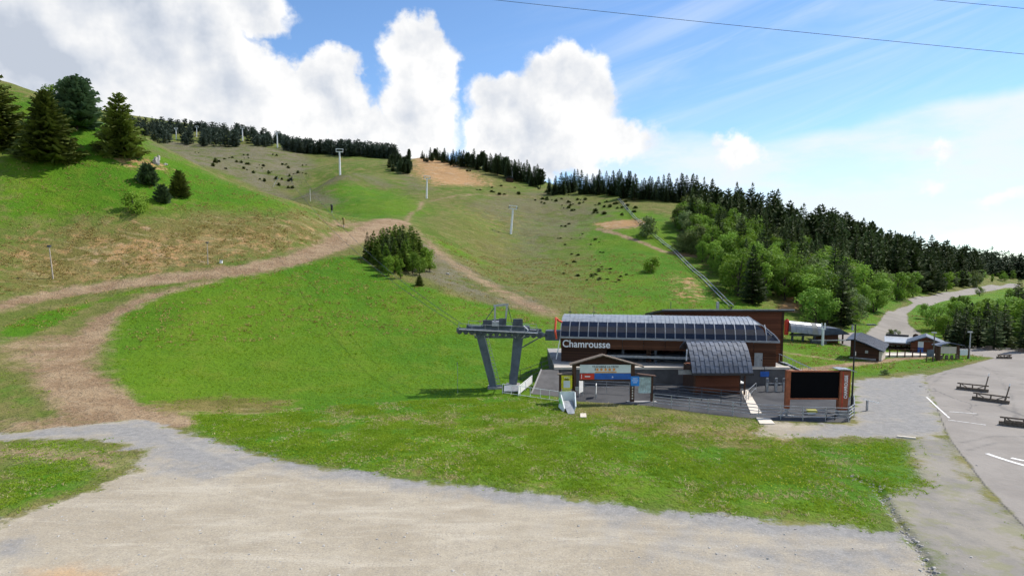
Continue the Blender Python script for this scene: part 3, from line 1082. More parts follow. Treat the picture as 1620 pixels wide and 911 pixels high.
M['needles_green'] = leaf_mat('young_needles', (0.060, 0.120, 0.014), (0.215, 0.310, 0.044), 0.12)
M['needles_haze'] = leaf_mat('hazed_needles', (0.036, 0.055, 0.042), (0.085, 0.108, 0.075), 0.10)  # haze of distance mixed into the needle colour, paler and bluer
M['pole_wood'] = mat('pale_pole', (0.42, 0.36, 0.29), 0.85, 0, 0.2, 4)
M['leaves'] = leaf_mat('fresh_leaves', (0.066, 0.145, 0.013), (0.215, 0.345, 0.040), 0.28)
M['leaves_bright'] = leaf_mat('spring_leaves', (0.100, 0.200, 0.014), (0.250, 0.390, 0.045), 0.30)
M['leaves_dull'] = leaf_mat('dull_leaves', (0.080, 0.120, 0.032), (0.190, 0.240, 0.080), 0.25)
M['shrub'] = leaf_mat('juniper', (0.050, 0.078, 0.022), (0.165, 0.190, 0.055), 0.08)
M['grass'] = leaf_mat('grass_blades', (0.120, 0.245, 0.006), (0.290, 0.400, 0.026), 0.45, 0.35)
M['straw'] = leaf_mat('straw_blades', (0.260, 0.215, 0.070), (0.62, 0.51, 0.270), 0.25, 0.4)


# ------------------------------------------------------------------ trees
def trunk_mesh(name, h, r, parts=(), n=7):
    b = MB()
    b.tube([(0, 0, -0.5), (0, 0, 0.0), (0.02 * h * 0.3, 0, h * 0.45), (0, 0.01 * h, h)], [r * 1.3, r * 1.1, r * 0.65, r * 0.06], n)
    for pts, rs in parts:
        b.tube(pts, rs, 5)
    return b


def needle_mesh(seed, h, rad, whorls=26, low=0.05, power=0.85, droop=0.25, dens=8, irregular=0.25, lean=0.0):
    rg = random.Random(seed)
    V, Fc = [], []

    def tri(a, b, c):
        i = len(V)
        V.extend((tuple(a), tuple(b), tuple(c)))
        Fc.append((i, i + 1, i + 2))
    lob = [rg.uniform(1 - irregular, 1 + irregular) for _ in range(9)]
    for w in range(whorls):
        fz = low + (0.985 - low) * (w + rg.uniform(-0.3, 0.3)) / whorls
        prof = (1 - fz) ** power * (1.0 if fz > low + 0.10 else 0.72 + 2.8 * max(0, fz - low))
        base_r = rad * prof + 0.015 * h
        nb = max(5, int(dens * (0.55 + 0.6 * prof)))
        a0 = rg.uniform(0, 6.28)
        for k in range(nb):
            a = a0 + 6.283 * k / nb + rg.uniform(-0.25, 0.25)
            L = base_r * rg.uniform(0.72, 1.12) * lob[int(a / 6.283 * 9) % 9]
            slope = -droop + 0.75 * fz * fz + rg.uniform(-0.12, 0.12)
            d = Vector((math.cos(a), math.sin(a), 0))
            s = Vector((-math.sin(a), math.cos(a), 0))
            z0 = fz * h

            def pt(t):
                return d * (L * t) + Vector((lean * z0, 0, z0 + L * (slope * t + 0.22 * t * t)))
            st = 5
            for i in range(st):
                t = 0.18 + 0.80 * i / (st - 1)
                p = pt(t)
                wl = L * 0.42 * (1 - 0.55 * t) + 0.03 * h * 0.3
                for sg in (-1, 1):
                    tip = p + s * (sg * wl) + d * (wl * 0.75) + Vector((0, 0, -wl * rg.uniform(0.05, 0.40)))
                    q = pt(max(0, t - 0.20)) + Vector((0, 0, rg.uniform(-0.05, 0.03) * L))
                    q2 = pt(min(1.05, t + 0.10)) + Vector((0, 0, rg.uniform(0.0, 0.10) * L))
                    tri(q, tip, q2)
            tri(pt(0.05) + s * (0.12 * L), pt(1.12), pt(0.05) - s * (0.12 * L))
            tri(pt(0.45), pt(1.0), pt(0.75) + Vector((0, 0, -0.22 * L)))
    tri((0.03 * h, 0, h * 0.93), (0, 0, h * 1.02), (-0.03 * h, 0, h * 0.93))
    tri((0, 0.03 * h, h * 0.93), (0, 0, h * 1.02), (0, -0.03 * h, h * 0.93))
    return V, Fc


def leaf_mesh(seed, h, rad, lobes=13, leaves=190, size=0.34, low=0.18):
    rg = random.Random(seed)
    V, Fc = [], []
    limbs = []
    for k in range(lobes):
        a = rg.uniform(0, 6.28)
        fz = low + (0.92 - low) * (k + 0.5) / lobes
        spread = rad * math.sin(math.pi * min(0.97, (0.12 + 0.80 * (fz - low) / (0.92 - low)))) ** 0.7
        rr = spread * rg.uniform(0.30, 0.72)
        c = Vector((rr * math.cos(a), rr * math.sin(a), fz * h))
        R0 = rad * rg.uniform(0.30, 0.52)
        if k % 2 == 0:
            limbs.append(([(0, 0, max(0.08 * h, c.z * 0.45)), tuple(c * 0.6 + Vector((0, 0, c.z * 0.18))), tuple(c)], [0.035 * rad, 0.025 * rad, 0.008 * rad]))
        for _ in range(leaves):
            u = Vector((rg.gauss(0, 1), rg.gauss(0, 1), rg.gauss(0, 1))).normalized()
            q = c + Vector((u.x, u.y, u.z * 0.85)) * (R0 * rg.uniform(0.55, 1.08))
            nrm = (u + Vector((rg.gauss(0, .55), rg.gauss(0, .55), rg.gauss(0, .55) + 0.25))).normalized()
            s = nrm.cross(Vector((rg.gauss(0, 1), rg.gauss(0, 1), rg.gauss(0, 1)))).normalized()
            t = nrm.cross(s)
            z = size * rg.uniform(0.6, 1.3)
            i = len(V)
            V.extend((tuple(q - s * z * 0.5), tuple(q + t * z * 0.42), tuple(q + s * z * 0.5), tuple(q - t * z * 0.42)))
            Fc.append((i, i + 1, i + 2, i + 3))
    return V, Fc, limbs


PROTO = {}


def proto_conifer(key, seed, h, rad, matname, tree_name='spruce_tree', **kw):
    root = bpy.data.objects.new(tree_name, None)
    root['category'] = 'tree'
    tr = trunk_mesh('trunk', h * 0.97, h * 0.016)
    me = bpy.data.meshes.new('trunk')
    me.from_pydata(tr.v, [], tr.f)
    me.materials.append(M['bark'])
    t = bpy.data.objects.new('trunk', me)
    t.parent = root
    V, Fc = needle_mesh(seed, h, rad, **kw)
    c = mesh_obj('crown', V, Fc, M[matname], root, link=False)
    PROTO[key] = (root, h)


def proto_leafy(key, seed, h, rad, matname, tree_name='broadleaf_tree', bark='bark', **kw):
    root = bpy.data.objects.new(tree_name, None)
    root['category'] = 'tree'
    V, Fc, limbs = leaf_mesh(seed, h, rad, **kw)
    tr = trunk_mesh('trunk', h * 0.8, h * 0.02, limbs)
    me = bpy.data.meshes.new('trunk')
    me.from_pydata(tr.v, [], tr.f)
    me.materials.append(M[bark])
    t = bpy.data.objects.new('trunk', me)
    t.parent = root
    mesh_obj('crown', V, Fc, M[matname], root, link=False)
    PROTO[key] = (root, h)


for i in range(4):
    proto_conifer('spruce%d' % i, 10 + i, 14, 2.3 + 0.3 * i, 'needles_far', whorls=24, dens=8, irregular=0.30)
for i in range(3):
    proto_conifer('forest%d' % i, 30 + i, 15, 2.5 + 0.35 * i, 'needles', whorls=26, dens=8, irregular=0.32)
for i in range(2):
    proto_conifer('young%d' % i, 40 + i, 9, 2.0, 'needles_green', whorls=22, dens=9, irregular=0.2)
proto_conifer('broad0', 51, 15, 5.5, 'needles_olive', whorls=26, dens=14, low=0.02, power=0.74, droop=0.34, irregular=0.27)
proto_conifer('broad1', 52, 14, 4.4, 'needles_olive', whorls=25, dens=13, low=0.03, power=0.70, droop=0.30, irregular=0.30)
proto_conifer('pine0', 53, 12, 4.0, 'needles_pine', 'pine_tree', whorls=22, dens=13, low=0.12, power=0.44, droop=0.05, irregular=0.34)
proto_conifer('pine1', 54, 10, 2.6, 'needles_far', 'pine_tree', whorls=20, dens=9, low=0.16, power=0.45, droop=0.05, irregular=0.3)
proto_conifer('small0', 55, 5, 2.0, 'needles_olive', whorls=18, dens=12, low=0.02, power=0.62, droop=0.15, irregular=0.15)
proto_conifer('small1', 56, 4, 1.9, 'needles_pine', whorls=15, dens=12, low=0.02, power=0.50, droop=0.05, irregular=0.2)
for i in range(3):
    proto_leafy('leafy%d' % i, 60 + i, 9, 3.3 + 0.3 * i, 'leaves')
for i in range(2):
    proto_leafy('bright%d' % i, 70 + i, 8, 2.7 + 0.3 * i, 'leaves_bright')
for i in range(2):
    proto_leafy('dull%d' % i, 80 + i, 7, 3.0, 'leaves_dull', low=0.10, bark='bark_pale')
proto_leafy('slim0', 90, 10, 2.2, 'leaves_bright', low=0.15, lobes=12)
proto_leafy('bush0', 91, 3.2, 2.3, 'leaves_bright', 'leafy_bush', low=0.08, lobes=9, leaves=150, size=0.26)
proto_leafy('bush1', 92, 3.2, 2.4, 'leaves_dull', 'leafy_bush', low=0.08, lobes=9, leaves=150, size=0.26)
USED = set()


def plant(key, x, y, h, label, group=None, cat=None, wide=1.0, name=None, sink=0.15):
    root, h0 = PROTO[key]
    s = h / h0
    r = root.copy()
    if name:
        r.name = name
    COL.objects.link(r)
    r.location = (float(x), float(y), gz(x, y) - sink * s)
    r.rotation_euler = (random.uniform(-0.02, 0.02), random.uniform(-0.02, 0.02), random.uniform(0, 6.28))
    r.scale = (s * wide, s * wide, s)
    tag(r, label, cat or 'tree', group)
    for ch in root.children:
        c = ch.copy()
        COL.objects.link(c)
        c.parent = r
    return r


def plant_px(key, px, py, hpx, label, group=None, cat=None, wide=1.0, name=None):
    g = ground(px, py)
    dist = g[1] * CP
    return plant(key, g[0], g[1], hpx * dist / F, label, group, cat, wide, name)


def in_poly(px, py, poly):
    c = False
    n = len(poly)
    for i in range(n):
        x0, y0 = poly[i]
        x1, y1 = poly[(i + 1) % n]
        if (y0 > py) != (y1 > py) and px < (x1 - x0) * (py - y0) / (y1 - y0) + x0:
            c = not c
    return c


def scatter(poly, count, mind, rg, tries=40, taken=None):
    """well spread positions on the land inside an area; returns world points"""
    taken = [] if taken is None else taken
    xs = [p[0] for p in poly]
    ys = [p[1] for p in poly]
    res = []
    for _ in range(count * tries):
        if len(res) >= count:
            break
        px = rg.uniform(min(xs), max(xs))
        py = rg.uniform(min(ys), max(ys))
        if not in_poly(px, py, poly):
            continue
        g = ground(px, py)
        if all((g[0] - q[0]) ** 2 + (g[1] - q[1]) ** 2 > mind * mind for q in taken):
            taken.append(g)
            res.append(g)
    return res

# ------------------------------------------------------------------ lift station
def A(px, py, Y):
    return Vector(at(px, py, Y))


def Z(px, py, Y):
    return float(at(px, py, Y)[2])


# concrete platform the station stands on
pf = thing('concrete_platform', 'grey concrete platform with pale front edge under the lift station', 'platform', (5.0, 72.6, 0))
MB().box(0, 27.2, 0.0, 16, -0.3, 1.78).build('wall', M['concrete_dark'], pf)
for x0, x1 in ((-0.1, 8.9), (8.93, 17.9), (17.93, 27.3)):
    MB().box(x0, x1, -0.12, 0.55, 1.783, 2.05).build('coping', M['coping'], pf)
MB().box(0.0, 27.2, 0.553, 16, 1.783, 1.95).build('deck', M['concrete'], pf)

EL, ER = A(886, 531, 76.8), A(1233, 541, 72.2)
LEN = math.hypot(ER.x - EL.x, ER.y - EL.y)
ROT = math.atan2(ER.y - EL.y, ER.x - EL.x)
ZE = (EL.z + ER.z) / 2
st = thing('lift_station', 'long dark wood chairlift station with curved glazed roof front and white lettering', 'lift station', (EL.x, EL.y, 0), ROT)
prof = [(0.0, ZE), (0.28, ZE + 0.62), (0.78, ZE + 1.22), (1.45, ZE + 1.72)]       # glazed front
top = [(1.45, ZE + 1.72), (2.3, ZE + 2.05), (3.6, ZE + 2.30), (5.6, ZE + 2.30), (7.4, ZE + 1.95), (8.8, ZE + 1.2), (9.4, ZE)]


def xr(z):
    """right end of the roof runs back in a curve"""
    t = max(0.0, (z - ZE) / 2.3)
    return LEN - 2.6 * t ** 1.3


NP = 21
STEP = (LEN - 1.4) / NP
for i in range(NP):
    b = MB()
    x0, x1 = i * STEP + 0.06, (i + 1) * STEP - 0.06
    pts = prof
    v = [(x0, y, z) for y, z in pts] + [(x1, y, z) for y, z in pts]
    n = len(pts)
    if i == NP - 1:
        v = [(x0, y, z) for y, z in pts] + [(min(x1, xr(z) - 0.5), y, z) for y, z in pts]
    inner = [(x, y + 0.06, z - 0.05) for x, y, z in v]
    f = [(k, k + 1, n + k + 1, n + k) for k in range(n - 1)] + [(2 * n + k, 3 * n + k, 3 * n + k + 1, 2 * n + k + 1) for k in range(n - 1)]
    b.add(v + inner, f)
    b.build('glass_panel', M['glass'], st)
for i in range(NP + 1):
    b = MB()
    x = max(i * STEP, 0.05)
    for k in range(len(prof) - 1):
        b.beam((x, prof[k][0] - 0.03, prof[k][1]), (x, prof[k + 1][0] - 0.03, prof[k + 1][1]), 0.11, 0.10, (1, 0, 0))
    b.build('mullion', M['mullion'], st)
# end glazing at the right
b = MB()
zs = [z for y, z in prof]
v = [(LEN - 1.4 + 0.06, y, z) for y, z in prof] + [(xr(z) + 0.02, y + 0.25, z) for y, z in prof]
b.add(v, [(k, k + 1, 5 + k, 4 + k) for k in range(3)])
b.build('end_glass', M['glass'], st)
b = MB()
ends = [(xr(z), y, z) for y, z in prof + top[1:4]]
b.tube(ends, 0.06, 6)
b.build('end_trim', M['mullion'], st)
b = MB()
v = [(0.0, y, z) for y, z in top] + [(xr(z), y, z) for y, z in top]
n = len(top)
b.add(v + [(x, y, z - 0.12) for x, y, z in v], [(k, k + 1, n + k + 1, n + k) for k in range(n - 1)] + [(2 * n + k, 3 * n + k, 3 * n + k + 1, 2 * n + k + 1) for k in range(n - 1)])
roof = b.build('roof', M['roof_metal'], st)
for i in range(46):
    b = MB()
    x = 0.05 + i * (LEN - 2.6) / 45
    for k in range(4):
        b.beam((x, top[k][0], top[k][1] + 0.03), (x, top[k + 1][0], top[k + 1][1] + 0.03), 0.05, 0.07, (1, 0, 0))
    b.build('seam', M['roof_metal'], roof)
MB().box(-0.05, LEN + 0.05, -0.14, 0.02, ZE - 0.20, ZE + 0.02).build('gutter', M['mullion'], st)
# end closures
b = MB()
pl = prof + top[1:]
b.prism([(y, z) for y, z in pl] + [(9.4, ZE - 0.5), (0.0, ZE - 0.5)], 'x', 0.02, 0.10)
b.build('end_wall', M['black_paint'], st)
# timber apron under the eave, board by board field
NA_ = 10
for i in range(NA_):
    x0 = 0.05 + i * (LEN - 0.3) / NA_
    x1 = x0 + (LEN - 0.3) / NA_ - 0.06
    MB().box(x0, x1, 0.16, 0.30, ZE - 1.42, ZE - 0.22).build('cladding_panel', M['wood'], st)
for x0, x1, y0 in ((0.1, 5.6, 0.55), (LEN - 5.2, LEN - 0.2, 0.45)):
    MB().box(x0, x1, y0, y0 + 0.16, 1.95, ZE - 1.43).build('wall', M['wood_dark'] if x0 < 1 else M['wood'], st)
MB().box(0.12, LEN - 0.2, 7.9, 8.1, 1.95, ZE).build('rear_wall', M['wood_dark'], st)
MB().box(LEN - 0.40, LEN - 0.22, 0.65, 8.0, 1.95, ZE - 0.1).build('end_wall', M['wood'], st)
MB().box(0.12, 0.26, 0.75, 7.9, 1.95, ZE - 0.52).build('end_wall', M['wood_dark'], st)
dr = MB().box(LEN - 2.6, LEN - 1.7, 0.36, 0.44, 1.96, 3.65).build('door', M['steel'], st)
MB().box(LEN - 1.86, LEN - 1.78, 0.30, 0.355, 2.75, 2.90).build('handle', M['black_paint'], dr)
MB().box(LEN - 4.4, LEN - 3.6, 0.40, 0.448, 2.6, 3.4).build('notice_board', M['steel_dark'], st)
for x in (7.6, 11.5, 15.3, 19.0):
    MB().box(x - 0.15, x + 0.15, 1.2, 1.5, 1.95, ZE - 0.25).build('column', M['steel_dark'], st)
    MB().box(x - 0.15, x + 0.15, 6.2, 6.5, 1.95, ZE - 0.25).build('column', M['steel_dark'], st)
MB().box(0.4, LEN - 1.5, 1.6, 1.85, ZE - 1.3, ZE - 1.0).build('rope_rail', M['steel_dark'], st)
MB().box(0.4, LEN - 1.5, 5.8, 6.05, ZE - 1.3, ZE - 1.0).build('rope_rail', M['steel_dark'], st)
MB().box(5.7, LEN - 5.3, 0.95, 1.15, 2.55, 2.85).build('guard_beam', M['steel'], st)
MB().box(5.7, LEN - 5.3, 3.2, 4.6, 1.96, 2.75).build('conveyor', M['steel_dark'], st)
MB().box(10.4, 11.0, 1.8, 2.3, 1.96, 3.5).build('control_box', M['post'], st)
MB().disc((LEN - 6.5, 3.8, ZE - 1.6), (0, 0, 1), 2.1, 0.18, 28).build('bullwheel', M['steel'], st)
MB().beam((0.02, 0.1, ZE - 0.25), (-0.45, -0.05, 2.3), 0.12).build('end_strut', M['white'], st)
MB().beam((LEN * 0.595, -0.05, ZE - 0.2), (LEN * 0.592, -0.35, ZE - 2.5), 0.14).build('drain_pipe', M['white'], st)
pts = [(0.05, 1.3, ZE + 1.65)] + [(-0.10 - 0.55 * math.sin(t * math.pi / 8) * (1 if t < 9 else 1), 0.9 - 0.25 * t / 4, ZE + 1.75 + 0.45 * math.cos((t - 3) * math.pi / 5)) for t in range(1, 6)] + [(-0.62, 0.0, ZE + 0.6), (-0.42, -0.1, ZE - 0.3)]
MB().tube(pts, 0.13, 8).build('red_bumper_tube', M['orange_red'], st, True)
for x in (0.9, 3.9, 11.0):
    bb = MB().tube([(x, 3.3, ZE + 2.2), (x, 3.3, ZE + 2.2 + (1.3 if x < 4 else 0.5))], 0.03, 6)
    bb.box(x - 0.2, x + 0.2, 3.25, 3.35, ZE + 2.7, ZE + 2.78)
    bb.build('roof_mast', M['steel_dark'], st)
tx = text_part('lettering', 'Chamrousse', 1.3, M['white_plain'], st, (0.28, 0.09, ZE - 1.28), (math.pi / 2, 0, 0), 0.03, 'LEFT', 0.018)
wd = max(v.co.x for v in tx.data.vertices) - min(v.co.x for v in tx.data.vertices)
tx.scale = (5.75 / wd, 0.95, 1)
# rope intake beside the V tower
it = MB().box(-2.0, 0.1, 1.4, 3.0, ZE - 0.7, ZE + 0.5)
it.box(-3.6, -1.9, 1.5, 1.75, ZE - 0.25, ZE + 0.05).box(-3.6, -1.9, 2.7, 2.95, ZE - 0.25, ZE + 0.05)
it.build('rope_intake', M['tower'], st)
for k in range(4):
    MB().disc((-3.4 + k * 0.5, 1.4, ZE - 0.1), (0, 1, 0), 0.22, 0.12, 14).build('sheave', M['steel_dark'], st)

# timber hall behind the station
hx0, hx1, hy = A(1050, 500, 82).x, A(1240, 500, 82).x, 82.0
hz = Z(1150, 489, 82)
hall = thing('timber_hall', 'taller flat roofed hall of red brown boards behind the lift station', 'building', (hx0, hy, 0))
W_ = hx1 - hx0
MB().prism([(0, 0), (9, 0), (9, hz - 1.62), (0, hz - 0.36)], 'x', 0, W_).build('wall', M['wood_red'], hall)
rf = MB().prism([(-0.8, hz - 0.24), (-0.8, hz + 0.02), (9.6, hz - 1.35), (9.6, hz - 1.6)], 'x', -0.4, W_ + 1.0).build('roof', M['roof_edge'], hall)
MB().box(-0.42, W_ + 1.02, -0.84, -0.803, hz - 0.06, hz + 0.05).build('roof_trim', M['roof_metal'], rf)
MB().box(W_ - 0.25, W_ + 0.04, -0.05, -0.003, 0, hz - 0.38).build('corner_board', M['wood_dark'], hall)
MB().box(W_ - 8.6, W_ - 8.3, 0.5, 0.8, hz, hz + 0.9).build('vent_pipe', M['steel'], hall)
MB().tube([(1.0, 0.4, hz), (1.0, 0.4, hz + 0.9)], 0.04, 6).build('mast', M['steel_dark'], hall)

# ticket kiosk with curved roof
kx0, kx1 = A(1095, 585, 66).x, A(1192, 585, 66).x
kz0, kz1 = Z(1140, 590, 66), Z(1140, 541, 68.6)
kio = thing('ticket_kiosk', 'red brown wooden kiosk under a curved grey sheet metal roof in front of the station', 'kiosk', (kx0, 66, 0))
KW = kx1 - kx0
MB().box(0.75, 5.45, 1.2, 5.4, 0, kz0 + 0.25).build('wall', M['wood_red'], kio)
MB().box(0.55, 0.75, 1.25, 5.4, 0, kz0 + 0.2).build('corner_post', M['post'], kio)
MB().box(5.45, 5.62, 1.25, 5.4, 0, kz0 + 0.2).build('corner_post', M['post'], kio)
MB().box(0.95, 5.25, 1.13, 1.197, 0.06, 0.26).build('skirting', M['wood_dark'], kio)
KR = kz1 - kz0
kp = [(0.0, kz0), (0.38, kz0 + 0.24 * KR), (0.85, kz0 + 0.48 * KR), (1.45, kz0 + 0.72 * KR), (2.05, kz0 + 0.90 * KR), (2.6, kz1), (3.2, kz1 + 0.02), (5.2, kz1 - 0.9)]
b = MB()
n = len(kp)
v = [(0, y, z - 0.06) for y, z in kp] + [(KW, y, z - 0.06) for y, z in kp]
b.add(v + [(x, y + 0.05, z - 0.20) for x, y, z in v], [(k, k + 1, n + k + 1, n + k) for k in range(n - 1)] + [(2 * n + k, 3 * n + k, 3 * n + k + 1, 2 * n + k + 1) for k in range(n - 1)] + [(k, 2 * n + k, 2 * n + k + 1, k + 1) for k in range(n - 1)] + [(n + k, n + k + 1, 3 * n + k + 1, 3 * n + k) for k in range(n - 1)])
kr = b.build('roof', M['roof_edge'], kio)
klen = [0]
for k in range(n - 1):
    klen.append(klen[-1] + math.hypot(kp[k + 1][0] - kp[k][0], kp[k + 1][1] - kp[k][1]))


def kpt(s):
    s = min(max(s, 0), klen[-1])
    y = np.interp(s, klen, [p[0] for p in kp])
    z = np.interp(s, klen, [p[1] for p in kp])
    return float(y), float(z)


NC = 13
cw = KW / NC
for i in range(NC):
    s = -0.001
    first = True
    while s < klen[-1] - 0.05:
        ln = (0.75 if i % 2 else 1.35) if first else 1.3
        first = False
        e = min(s + ln, klen[-1])
        b = MB()
        ss = [s + (e - s) * t / 3 for t in range(4)]
        for t in range(3):
            (y0, z0), (y1, z1) = kpt(ss[t]), kpt(ss[t + 1])
            lift = 0.045 * (1 - t / 3)
            lift2 = 0.045 * (1 - (t + 1) / 3)
            xa, xb = i * cw + 0.02, (i + 1) * cw - 0.02
            b.add([(xa, y0 - 0.01, z0 + lift), (xb, y0 - 0.01, z0 + lift), (xb, y1 - 0.01, z1 + lift2), (xa, y1 - 0.01, z1 + lift2),
                   (xa, y0, z0 - 0.06), (xb, y0, z0 - 0.06), (xb, y1, z1 - 0.06), (xa, y1, z1 - 0.06)],
                  [(0, 1, 2, 3), (0, 4, 5, 1), (3, 2, 6, 7)])
            b.beam((xa + 0.03, y0, z0 + lift + 0.02), (xa + 0.03, y1, z1 + lift2 + 0.02), 0.05, 0.07, (1, 0, 0))
        b.build('roof_panel', M['roof_tile'], kr)
        s = e
MB().box(-0.03, KW + 0.03, -0.10, 0.02, kz0 - 0.24, kz0 - 0.03).build('gutter', M['roof_edge'], kio)
MB().box(KW - 0.75, KW - 0.60, 0.5, 0.65, 0, kz0 - 0.05).build('post', M['post'], kio)
MB().box(5.63, KW - 0.2, 1.6, 5.0, 1.05, 1.15).build('counter', M['white'], kio)
MB().box(-0.9, 0.54, 2.0, 2.1, 2.0, 2.5).build('awning_sign', M['steel'], kio)

# entrance gate with boards
GY = 63.4


def gp(px, py, dy=0.0):
    q = at(px, py, GY + dy)
    return float(q[0]), float(q[2])


gx = {k: gp(k, 620)[0] for k in (886, 908, 1000, 1031)}
gate = thing('entrance_gate', 'brown timber entrance gate with gabled top and information boards', 'gate', (0, GY, 0))
zt = gp(950, 574)[1]
for px in (908, 1000):
    MB().box(gx[px] - 0.20, gx[px] + 0.20, -0.2, 0.2, -0.2, zt).build('post', M['post'], gate)
for px, zz in ((886, 2.85), (1031, 2.75)):
    MB().box(gx[px] - 0.11, gx[px] + 0.11, -0.12, 0.12, -0.2, zz).build('post', M['post'], gate)
ap = gp(953, 561)
le, re = gp(901, 576), gp(1017, 579)
b = MB().add([(le[0], 0, le[1] - 0.08), (ap[0], 0, ap[1] - 0.1), (re[0], 0, re[1] - 0.08)], [])
b = MB().prism([(gx[908], zt - 0.35), (gx[908], zt), (ap[0], ap[1] - 0.08), (gx[1000], zt), (gx[1000], zt - 0.35)], 'y', -0.08, 0.08)
b.build('gable', M['wood_dark'], gate)
for a_, c_ in ((le, ap), (ap, re)):
    MB().beam((a_[0], -0.05, a_[1]), (c_[0], -0.05, c_[1]), 1.1, 0.10, (0, 0, 1)).build('roof_board', M['grey_wood'], gate)
l_, t_ = gp(917, 576)
r_, b_ = gp(997, 589)
sg = MB().box(l_, r_, -0.30, -0.21, b_, t_).build('name_board', M['pale_sign'], gate)
tt = text_part('lettering', 'TÉLÉCABINE LA CROIX', 0.30, M['black_paint'], sg, ((l_ + r_) / 2, -0.306, t_ - 0.31), (math.pi / 2, 0, 0), 0.004, 'CENTER', 0.004)
wd = max(v.co.x for v in tt.data.vertices) - min(v.co.x for v in tt.data.vertices)
tt.scale = (2.7 / wd, 1, 1)
for k in range(5):
    MB().disc((l_ + 1.75 + k * 0.42, -0.305, b_ + 0.36), (0, 1, 0), 0.14, 0.01, 16).build('pictogram', M['orange'], sg)
MB().box(l_ + 1.5, l_ + 1.58, -0.308, -0.301, b_ + 0.25, b_ + 0.48).build('pictogram', M['black_paint'], sg)
MB().box(l_ + 1.55, l_ + 3.7, -0.308, -0.301, b_ + 0.05, b_ + 0.16).build('orange_strip', M['orange'], sg)
t2 = gp(950, 590)[1]
b2 = gp(950, 599)[1]
xm = gp(940, 595)[0]
rb = MB().box(l_ + 0.02, xm - 0.05, -0.29, -0.21, b2, t2).build('red_banner', M['red'], gate)
MB().box(l_ + 0.15, l_ + 0.20, -0.298, -0.291, b2 + 0.08, t2 - 0.08).build('mark', M['white_plain'], rb)
MB().box(l_ + 0.5, l_ + 1.05, -0.298, -0.291, (b2 + t2) / 2 - 0.05, (b2 + t2) / 2 + 0.05).build('mark', M['white_plain'], rb)
bb_ = MB().box(xm, r_, -0.29, -0.21, b2, t2).build('blue_banner', M['blue'], gate)
MB().box((xm + r_) / 2 - 0.06, (xm + r_) / 2 + 0.06, -0.298, -0.291, b2 + 0.18, b2 + 0.30).build('mark', M['white_plain'], bb_)
MB().box(l_, r_, -0.18, -0.06, b2 - 0.18, b2 - 0.03).build('crossbar', M['post'], gate)
# side boards
yl, yt = gp(888, 593)
yr, yb = gp(907, 614)
yb_ = MB().box(yl, yr, -0.2, -0.13, yb, yt).build('yellow_board', M['yellow'], gate)
MB().box(yl + 0.22, yr - 0.35, -0.206, -0.201, yb + 0.1, yt - 0.55).build('leaflet', M['pale_sign'], yb_)
MB().box(yl + 0.32, yr - 0.5, -0.206, -0.201, yt - 0.48, yt - 0.36).build('print', M['black_paint'], yb_)
text_part('lettering', 'INFO', 0.26, M['white_plain'], yb_, ((yl + yr) / 2 - 0.05, -0.206, yt - 0.3), (math.pi / 2, 0, 0), 0.003, 'CENTER')
MB().beam((gx[886] - 0.3, -0.05, 2.90), (gx[908] - 0.2, -0.05, 3.02), 0.7, 0.07).build('roof_board', M['grey_wood'], gate)
ml, mt = gp(1010, 596)
mr, mb_ = gp(1029, 621)
mp = MB().box(ml, mr, -0.18, -0.11, mb_, mt).build('piste_map', M['mapgreen'], gate)
for k in range(4):
    MB().beam((ml + 0.15 + 0.28 * k, -0.186, mb_ + 0.15), (ml + 0.3 + 0.2 * k, -0.186, mt - 0.25 - 0.1 * (k % 2)), 0.03, 0.01, (0, 1, 0)).build('print', M['steel'], mp)
MB().beam((gx[1000] + 0.2, -0.05, 2.98), (gx[1031] + 0.35, -0.05, 2.72), 0.7, 0.07).build('roof_board', M['post'], gate)
bl, bt = gp(997, 594)
br, bb2 = gp(1010, 609)
bs = MB().box(bl, br, -0.40, -0.34, bb2, bt).build('blue_sign', M['sky_blue'], gate)
for k, w in enumerate((0.5, 0.62, 0.4)):
    MB().box((bl + br) / 2 - w / 2, (bl + br) / 2 + w / 2, -0.406, -0.401, bt - 0.25 - 0.2 * k, bt - 0.2 - 0.2 * k).build('print', M['white_plain'], bs)
for k in range(5):
    MB().box(gx[1000] - 0.06, gx[1000] + 0.06, -0.225, -0.203, 0.35 + 0.28 * k, 0.52 + 0.28 * k).build('sticker', M['coping'], gate)
MB().box(gx[1000] - 0.5, gx[1031] + 0.5, -0.3, 0.3, -0.1, 0.09).build('footing', M['concrete'], gate)
MB().box(gx[908] + 0.1, gx[908] + 0.42, -0.32, -0.21, 1.25, 1.65).build('card_reader', M['steel'], gate)

# folded white mats in front of the yellow board
q = at_z(903, 652)
sl_ = thing('folded_mat', 'white and grey padded mats leaning in a trough before the yellow board', 'mat', (q[0], q[1], 0), R(6))
MB().add([(-0.55, 1.9, 1.35), (-0.50, 0.2, 0.35), (-0.62, 0.2, 0.05), (-0.78, 1.9, 0.10), (-0.64, 1.9, 1.35), (-0.60, 0.2, 0.35), (-0.70, 0.2, 0.05), (-0.86, 1.9, 0.10)],
         [(0, 1, 2, 3), (7, 6, 5, 4), (0, 4, 5, 1), (1, 5, 6, 2), (2, 6, 7, 3), (3, 7, 4, 0)]).build('side_mat', M['white'], sl_)
MB().add([(0.75, 1.9, 1.55), (0.45, 0.0, 0.55), (0.25, 0.0, 0.05), (0.55, 1.9, 0.10), (0.84, 1.9, 1.55), (0.54, 0.0, 0.55), (0.34, 0.0, 0.05), (0.64, 1.9, 0.10)],
         [(3, 2, 1, 0), (4, 5, 6, 7), (1, 5, 4, 0), (2, 6, 5, 1), (3, 7, 6, 2), (0, 4, 7, 3)]).build('side_mat', M['pale_sign'], sl_)
